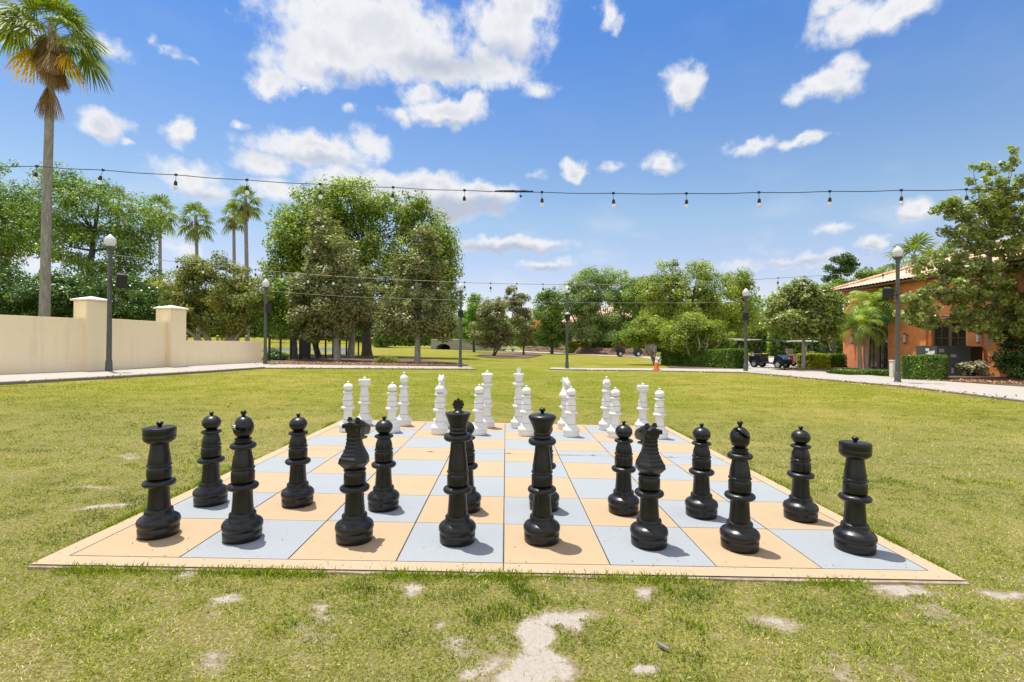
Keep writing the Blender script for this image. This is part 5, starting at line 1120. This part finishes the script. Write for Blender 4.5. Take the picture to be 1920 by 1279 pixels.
for (a, b) in ((27.55 * KB, 29.7 * KB),):
    mb = MB(); R = []
    for q in np.linspace(0, 1, 7):
        an = q * PI / 2; R.append([(-.9 * math.sin(an), a - o.y, 3.75 - .95 * (1 - math.cos(an))), (-.9 * math.sin(an), b - o.y, 3.75 - .95 * (1 - math.cos(an)))])
    v = [p for r_ in R for p in r_]; mb.add(v, [(2 * i, 2 * i + 1, 2 * i + 3, 2 * i + 2) for i in range(6)])
    for e_, yy in ((0, a - o.y), (1, b - o.y)): mb.add([(0, yy, 2.8)] + [r_[e_] for r_ in R], [tuple(range(8))])
    mb.box(-.9, a - o.y, 2.62, -.89, b - o.y, 2.8); mb.build('awning', M_TEAL, bl, smooth=False)
# tile roof: barrel tiles as corrugated slopes
ex0, ex1, ey0, ey1, ez = -.75, 15, 13.8 - o.y, .4, H1 - .02; SL = .36; hw = (ex1 - ex0) / 2; 
def corr(p0, axis, run, length, inset0, inset1):
    """eave start p0, axis dir along eave, run dir up-slope (unit xy), corrugated along axis"""
    axis = np.array(axis); run = np.array(run); ns = int(length / .035); nt_ = 20; s = np.linspace(0, length, ns); V = []
    for k in range(nt_ + 1):
        t = hw * k / nt_; st = .035 * ((t / .42) % 1); lo_ = inset0 * t; hi_ = length - inset1 * t; ss_ = np.clip(s, lo_, hi_)
        V.append(np.stack([p0[0] + axis[0] * ss_ + run[0] * t, p0[1] + axis[1] * ss_ + run[1] * t, p0[2] + SL * t + .045 * np.abs(np.sin(PI * s / .26)) - st + .02], -1))
    V = np.array(V); I = np.arange(V.shape[0] * V.shape[1]).reshape(V.shape[:2]); F = np.stack([I[:-1, :-1], I[:-1, 1:], I[1:, 1:], I[1:, :-1]], -1).reshape(-1, 4); return V.reshape(-1, 3), F
parts = [corr((ex0, ey0, ez + .12), (0, 1), (1, 0), ey1 - ey0, 1, 1), corr((ex0, ey1, ez + .12), (1, 0), (0, -1), ex1 - ex0, 1, 1), corr((ex1, ey0, ez + .12), (0, 1), (-1, 0), ey1 - ey0, 1, 1)]
Vs = []; Fs = []; off = 0
for V, F in parts: Vs.append(V); Fs.append(F + off); off += len(V)
link('roof', npmesh('roof', np.concatenate(Vs), np.concatenate(Fs), M_TILE, smooth=True), bl)
mb = MB(); mb.box(ex0 + .04, ey0, ez - .02, ex1, ey1 - .04, ez + .07); mb.build('eave_board', M_BROWN, bl, smooth=False)
mb = MB(); mb.tube([(ex0, ey1, ez + .2), (ex0 + hw, ey1 - hw, ez + .2 + SL * hw)], .12, 8); mb.tube([(ex0 + hw, ey1 - hw, ez + .2 + SL * hw), (ex0 + hw, ey0 + hw, ez + .2 + SL * hw)], .12, 8); mb.build('roof_ridge', M_TILE, bl)
for y_ in (26.35, 22.2, 30.4):
    mb = MB(); cy = y_ * KB - o.y
    mb.box(-.22, cy - .03, 2.02, 0, cy + .03, 2.06); mb.lathe([(.02, 2.16), (.085, 2.12), (.085, 2.08), (.001, 2.08)], 10, (-.2, cy, 0)); mb.lathe([(.07, 1.62), (.07, 1.58), (.001, 1.55)], 10, (-.2, cy, 0)); mb.tube([(-.2, cy, 1.555), (-.2, cy, 2.1)], .012, 6); ln = mb.build('wall_lantern', M_FENCE, bl)
    mb = MB(); mb.lathe([(.062, 1.62), (.07, 1.85), (.07, 2.08)], 12, (-.2, cy, 0)); mb.build('lantern_glass', M_GLOBE, ln)
# utility cabinet
cb = empty('utility_cabinet', G(1757, 706), 'dark grey metal utility cabinet with white tags in front of the building', 'cabinet'); o = Vector(cb.location); D = depth(o)
c0 = Vector((0, 0, 0)); aL = Vector(G(1717, 702.5)) - o; aR = Vector(G(1851, 707)) - o; aL.z = aR.z = 0; hC = float(PT(1757, 648.5, D)[2]) - o.z
nL = aL.normalized(); nR = aR.normalized(); cR1 = aR * .68
mb = MB(); q = [c0, cR1, cR1 + nL * aL.length, aL]; mb.rings([[(p.x, p.y, -.05) for p in q], [(p.x, p.y, hC) for p in q]]); mb.build('cabinet_body', M_METALG, cb, bevel=.02)
mb = MB(); off = nL * .25; q = [cR1 + nR * .01 + off, aR + off, aR + nL * aL.length * .9, cR1 + nR * .01 + nL * aL.length * .9]; mb.rings([[(p.x, p.y, -.05) for p in q], [(p.x, p.y, hC - .02) for p in q]]); mb.build('rear_cabinet', M_METALB, cb, bevel=.02)
def on_face(mb, org, ax, pts, nrm, d=.006):
    v0 = [org + ax * a + Vector((0, 0, b)) + nrm * .001 for a, b in pts]; v1 = [p + nrm * d for p in v0]; n = len(pts); mb.add(v0 + v1, [tuple(range(n)), tuple(range(2 * n - 1, n - 1, -1))] + [(i, (i + 1) % n, (i + 1) % n + n, i + n) for i in range(n)])
nrmL = Vector((nL.y, -nL.x, 0)); nrmL = nrmL if nrmL.dot(-nR) > 0 else -nrmL; nrmR = -nL
nrmR = Vector((nR.y, -nR.x, 0)); nrmR = nrmR if nrmR.y < 0 else -nrmR
LL = aL.length; s_ = LL
mb = MB(); on_face(mb, c0, nL, [(s_ * .10, hC - .22), (s_ * .42, hC - .28), (s_ * .42, hC - .36), (s_ * .52, hC - .36), (s_ * .52, hC - .62), (s_ * .34, hC - .64), (s_ * .22, hC - .60), (s_ * .12, hC - .82), (s_ * .06, hC - .80), (s_ * .12, hC - .52), (s_ * .30, hC - .50), (s_ * .10, hC - .36)], nrmL)
on_face(mb, c0, nL, [(s_ * .36, hC - .13), (s_ * .52, hC - .13), (s_ * .52, hC - .25), (s_ * .36, hC - .25)], nrmL); mb.build('white_symbol', M_WTAG, cb, smooth=False)
M_TAG2 = simple('tag_grey', (.36, .36, .36), .6, var=.3, scale=60)
LR = cR1.length
for (a, b, w_, h_) in ((.06, .14, .22, .16), (.40, .40, .24, .13), (.42, 1.02, .10, .26)):
    mb = MB(); on_face(mb, c0, nR, [(LR * a, hC - b), (LR * a + w_, hC - b), (LR * a + w_, hC - b - h_), (LR * a, hC - b - h_)], nrmR); mb.build('tag_plate', M_TAG2, cb, smooth=False)
# small beige box left of the cabinet hedge
x, y, z = G(1676, 706); e = empty('junction_box', (x, y, z), 'small beige junction box between the palm bed and the cabinet hedge', 'junction box'); mb = MB(); mb.box(-.14, -.12, -.02, .14, .12, .72); mb.build('box_body', M_CAP, e, bevel=.02); mb = MB(); mb.box(-.16, -.14, .72, .16, .14, .76); mb.build('lid', M_CAP, e, bevel=.01)
# far houses
def house(label, u0, u1, vb, vt, vr, D, wallm, win=()):
    a = PT(u0, 640, D); b = PT(u1, 640, D); z0 = gzf(a[0], a[1]); r = empty('house', (a[0], a[1], z0), label, 'house'); w = b[0] - a[0]; h = float(PT(u0, vt, D)[2]) - z0; hr = float(PT(u0, vr, D)[2]) - z0
    mb = MB(); mb.box(0, 0, -.3, w, 9, h); mb.build('wall', wallm, r, smooth=False)
    mb = MB(); e = .8; mb.rings([[(-e, -e, h), (w + e, -e, h), (w + e, 9 + e, h), (-e, 9 + e, h)], [(w * .3, 4, hr), (w * .7, 4, hr), (w * .7, 5, hr), (w * .3, 5, hr)]]); mb.build('roof', M_TILE, r, smooth=False)
    for (wu, wv0, wv1, ww) in win:
        p = PT(wu, wv0, D); zc0 = float(p[2]) - z0; zc1 = float(PT(wu, wv1, D)[2]) - z0; xw = p[0] - a[0]; mb = MB(); mb.box(xw - ww / 2, -.08, zc1, xw - ww / 2 + .28, .0, zc0); mb.box(xw + ww / 2 - .28, -.08, zc1, xw + ww / 2, 0, zc0); mb.box(xw - ww / 2 + .28, -.08, zc0 - .2, xw + ww / 2 - .28, 0, zc0); mb.box(xw - ww / 2 + .28, -.06, (zc0 + zc1) / 2 - .05, xw + ww / 2 - .28, 0, (zc0 + zc1) / 2 + .05)
        f = mb.build('window', M_TRIM, r, smooth=False); mb = MB(); mb.box(xw - ww / 2 + .25, -.03, zc1, xw + ww / 2 - .25, -.02, zc0 - .1); mb.build('pane', M_GLASSD, f, smooth=False)
house('grey house with a red tile roof half hidden behind the mossy oak', 1060, 1232, 655, 604, 572, 84, M_HOUSE, ((1127, 618, 640, 1.35), (1090, 618, 640, 1.2)))
house('distant house whose pink tile roof shows beside the fifth lamp post', 1405, 1450, 655, 616, 604, 110, M_HOUSE)
# ------------------------------------------------------------------ traffic cone
x, y, z = G(1231, 695.5); e = empty('traffic_cone', (x, y, z + .06), 'orange traffic cone with a white top on the walkway edge', 'traffic cone'); hc = .74
mb = MB(); mb.poly([(-.19, -.15), (-.15, -.19), (.15, -.19), (.19, -.15), (.19, .15), (.15, .19), (-.15, .19), (-.19, .15)], 0, .035, 'xy'); mb.build('base', M_CONE, e, bevel=.006)
mb = MB(); mb.lathe([(.14, .035), (.135, .05), (.092, hc * .52)], 24); mb.lathe([(.062, hc * .74), (.052, hc * .80)], 24); mb.build('cone_body', M_CONE, e)
mb = MB(); mb.lathe([(.0925, hc * .52), (.062, hc * .74)], 24); mb.lathe([(.052, hc * .80), (.026, hc), (.02, hc), (.02, hc - .05)], 24); mb.build('white_bands', M_CONEW, e)
# ------------------------------------------------------------------ golf carts
def golf_cart(label, loc, rz, body, seat, roofm, s=1., group='golf carts parked by the clubhouse', seats2=False, tread=.2):
    r = empty('golf_cart', loc, label, 'golf cart', group, rz); r.scale = (s, s, s)
    mb = MB(); mb.poly([(-1.2, .38), (-1.22, .72), (-1.1, .80), (-.38, .80), (-.34, .40), (-.30, .36), (.48, .36), (.56, .55), (.60, .86), (.72, .90), (1.0, .80), (1.22, .62), (1.27, .42), (1.2, .30), (.95, .28), (-1.1, .30)], -.56, .56); mb.build('body', body, r, bevel=.045)
    for sy in (-1, 1):
        for x_ in (-.80, .86):
            mb = MB(); pts = [(x_ + .33 * math.cos(a), .24 + .33 * math.sin(a)) for a in np.linspace(PI * 1.0, 0, 12)] + [(x_ + .27 * math.cos(a), .24 + .27 * math.sin(a)) for a in np.linspace(0, PI, 12)]
            mb.poly(pts, sy * .42, sy * .60); mb.build('fender', body, r, smooth=False)
    mb = MB(); mb.poly([(-.85, .80), (-.30, .80), (-.28, .92), (-.32, .95), (-.85, .93)], -.52, .52); mb.build('seat', seat, r, bevel=.03)
    mb = MB(); mb.poly([(-.90, 1.0), (-.80, .96), (-.86, 1.32), (-.94, 1.32)], -.52, .52); mb.build('backrest', seat, r, bevel=.025)
    mb = MB(); mb.poly([(-1.12, 1.84), (-1.05, 1.90), (0, 1.945), (.80, 1.90), (.88, 1.84), (.84, 1.82), (-1.08, 1.82)], -.62, .62); mb.build('roof', roofm, r, bevel=.03)
    for sy in (-1, 1):
        mb = MB(); mb.tube([(.72, sy * .52, .86), (.50, sy * .54, 1.83)], .022, 8); mb.build('roof_post', M_FENCE, r)
        mb = MB(); mb.tube([(-1.05, sy * .52, .76), (-1.0, sy * .54, 1.83)], .022, 8); mb.build('roof_post', M_FENCE, r)
        mb = MB(); mb.lathe(ball(0, .085, .04, -85, 85, 8), 14); hl = mb.build('headlight', M_RIM, r); hl.location = (1.16, sy * .38, .62); hl.rotation_euler = (0, PI / 2, 0)
        for x_ in (-.80, .86):
            mb = MB(); R = [(.13, -.10), (.235, -.10), (.25, -.07), (.25, .07), (.235, .10), (.13, .10)]; mb.lathe(R, 24); wh = mb.build('wheel', M_RUBBER, r); wh.location = (x_, sy * .52, .25); wh.rotation_euler = (PI / 2, 0, 0)
            mb = MB(); mb.lathe([(.001, -.104), (.06, -.112), (.125, -.103), (.135, -.108), (.135, .108), (.125, .103), (.06, .112), (.001, .104)], 20); mb.build('rim', M_RIM, wh)
    mb = MB(); mb.add([(.70, -.50, .90), (.70, .50, .90), (.54, .52, 1.74), (.54, -.52, 1.74), (.71, -.50, .90), (.71, .50, .90), (.55, .52, 1.74), (.55, -.52, 1.74)], [(0, 1, 2, 3), (7, 6, 5, 4), (0, 4, 5, 1), (3, 2, 6, 7)]); mb.build('windscreen', M_SCREEN, r, smooth=False)
    mb = MB(); n_ = 16; c_ = Vector((.34, -.25, 1.08)); ax = Vector((-.6, 0, .8)).normalized(); u_ = Vector((0, 1, 0)); v_ = ax.cross(u_); ringp = [c_ + (u_ * math.cos(a) + v_ * math.sin(a)) * .17 for a in np.linspace(0, 2 * PI, n_ + 1)]; mb.tube(ringp, .014, 6); mb.tube([c_, (.58, -.25, .75)], .018, 6); mb.build('steering_wheel', M_FENCE, r)
    mb = MB(); mb.box(1.22, -.5, .30, 1.32, .5, .42); mb.build('bumper', M_RUBBER, r, bevel=.02)
    if seats2:
        mb = MB(); mb.poly([(-1.62, .62), (-1.0, .62), (-1.0, .74), (-1.6, .74)], -.5, .5); mb.build('rear_seat', seat, r, bevel=.03)
    return r
def gp(u, v, dz=.02): x, y, z = G(u, v); return (x, y, z + dz)
golf_cart('dark green golf cart with black roof, right beside the fifth lamp post', gp(1443, 690), -.98, M_CDARK, M_SEATD, M_ROOFB, .90)
golf_cart('red golf cart with cream seats and white roof behind the bronze magnolia', gp(1503, 688), -.95, M_CRED, M_SEATB, M_ROOFW, .9)
golf_cart('dark maroon golf cart parked between the red cart and the yellow hedge', gp(1536, 684), -.45, simple('maroon_paint', (.06, .012, .015), .3, coat=.5), M_SEATB, M_ROOFW, 1.05)
golf_cart('navy golf cart half hidden by the palm at the building corner', gp(1566, 682), -.4, M_CNAVY, M_SEATD, M_ROOFB, 1.05)
golf_cart('white golf cart directly behind the fifth lamp post and hedge', gp(1398, 685), 2.7, M_CWHITE, M_SEATB, M_ROOFW, .95)
golf_cart('white roofed golf cart whose top shows above the long clipped hedge', gp(1362, 683), 2.7, M_CWHITE, M_SEATB, M_ROOFW, .98)
golf_cart('black golf cart with red seats on the far path, right of the mossy oak', gp(1178, 669, .04), -.1, M_CDARK, M_SEATR, M_ROOFB, 1.22, 'golf carts on the far path')
golf_cart('small white golf cart on the far path between the two small magnolias', gp(953, 659, .04), .1, M_CWHITE, M_SEATD, M_CNAVY, .95, 'golf carts on the far path')
# orange dead frond hanging in the tree left of the fourth lamp post
c = PT(1008, 606, 60); e = empty('hanging_frond', tuple(c), 'bright orange dead frond hanging at the left of the green tree', 'dead frond'); mb = MB()
P_ = [(-.55, -.9), (-.25, -.75), (.0, -.3), (.3, .2), (.75, .75), (.35, .45), (-.05, .35), (-.4, -.1), (-.6, -.6)]; mb.poly([(a * .8, b * .8) for a, b in P_], -.04, .04); mb.build('frond_blade', L_ORANGE, e, bevel=.02); mb = MB(); mb.tube([(.6, 0, .6), (.9, .2, 1.0), (1.3, .3, 1.4)], .02, 5); mb.build('stalk', B_OAK, e)
# leaf litter on the mulch and walkway edges
def litter():
    P = []
    for (pts, n, sx, sy) in (([g2(510, 683), g2(850, 685)], 2600, 1.5, 1.6), ([g2(1780, 716), g2(1910, 722)], 1600, 1.2, .8), ([g2(1460, 694), g2(1580, 693)], 700, 1, .8), ([g2(1100, 698), g2(1400, 701)], 260, .3, .5), ([g2(1420, 703), g2(1900, 752)], 420, .6, .35), ([g2(30, 722), g2(440, 695)], 60, .3, .2), ([g2(520, 693), g2(880, 694)], 420, .4, .35)):
        t = RNG.random(n)[:, None]; q = np.array(pts[0]) * (1 - t) + np.array(pts[1]) * t + RNG.normal(size=(n, 2)) * np.array([sx, sy]) * .5; P.append(q)
    n = 520; yy = 2 + 24 * RNG.random(n) ** .8; xx = (RNG.random(n) * 2 - 1) * (yy * 1.1 + 3); k = ~((xx > BX0) & (xx < BX1) & (yy > BY0) & (yy < BY1)); nb = len(np.concatenate(P)); P.append(np.column_stack([xx[k], yy[k]]))
    P = np.concatenate(P); z = gz(P[:, 0], P[:, 1]) + .09; z[nb:] -= .072; Q_ = np.column_stack([P, z]); N = unit(RNG.normal(size=(len(P), 3)) * .4 + np.array([0, 0, 1])); V, F = leaf_cards(Q_, N, np.where(np.arange(len(P)) < nb, .075, .024), .5)
    o = link('leaf_litter', npmesh('leaf_litter', V, F, L_LITTER, {'rnd': np.repeat(RNG.random(len(P)), 4)})); tag(o, kind='stuff')
litter()
board_bits()
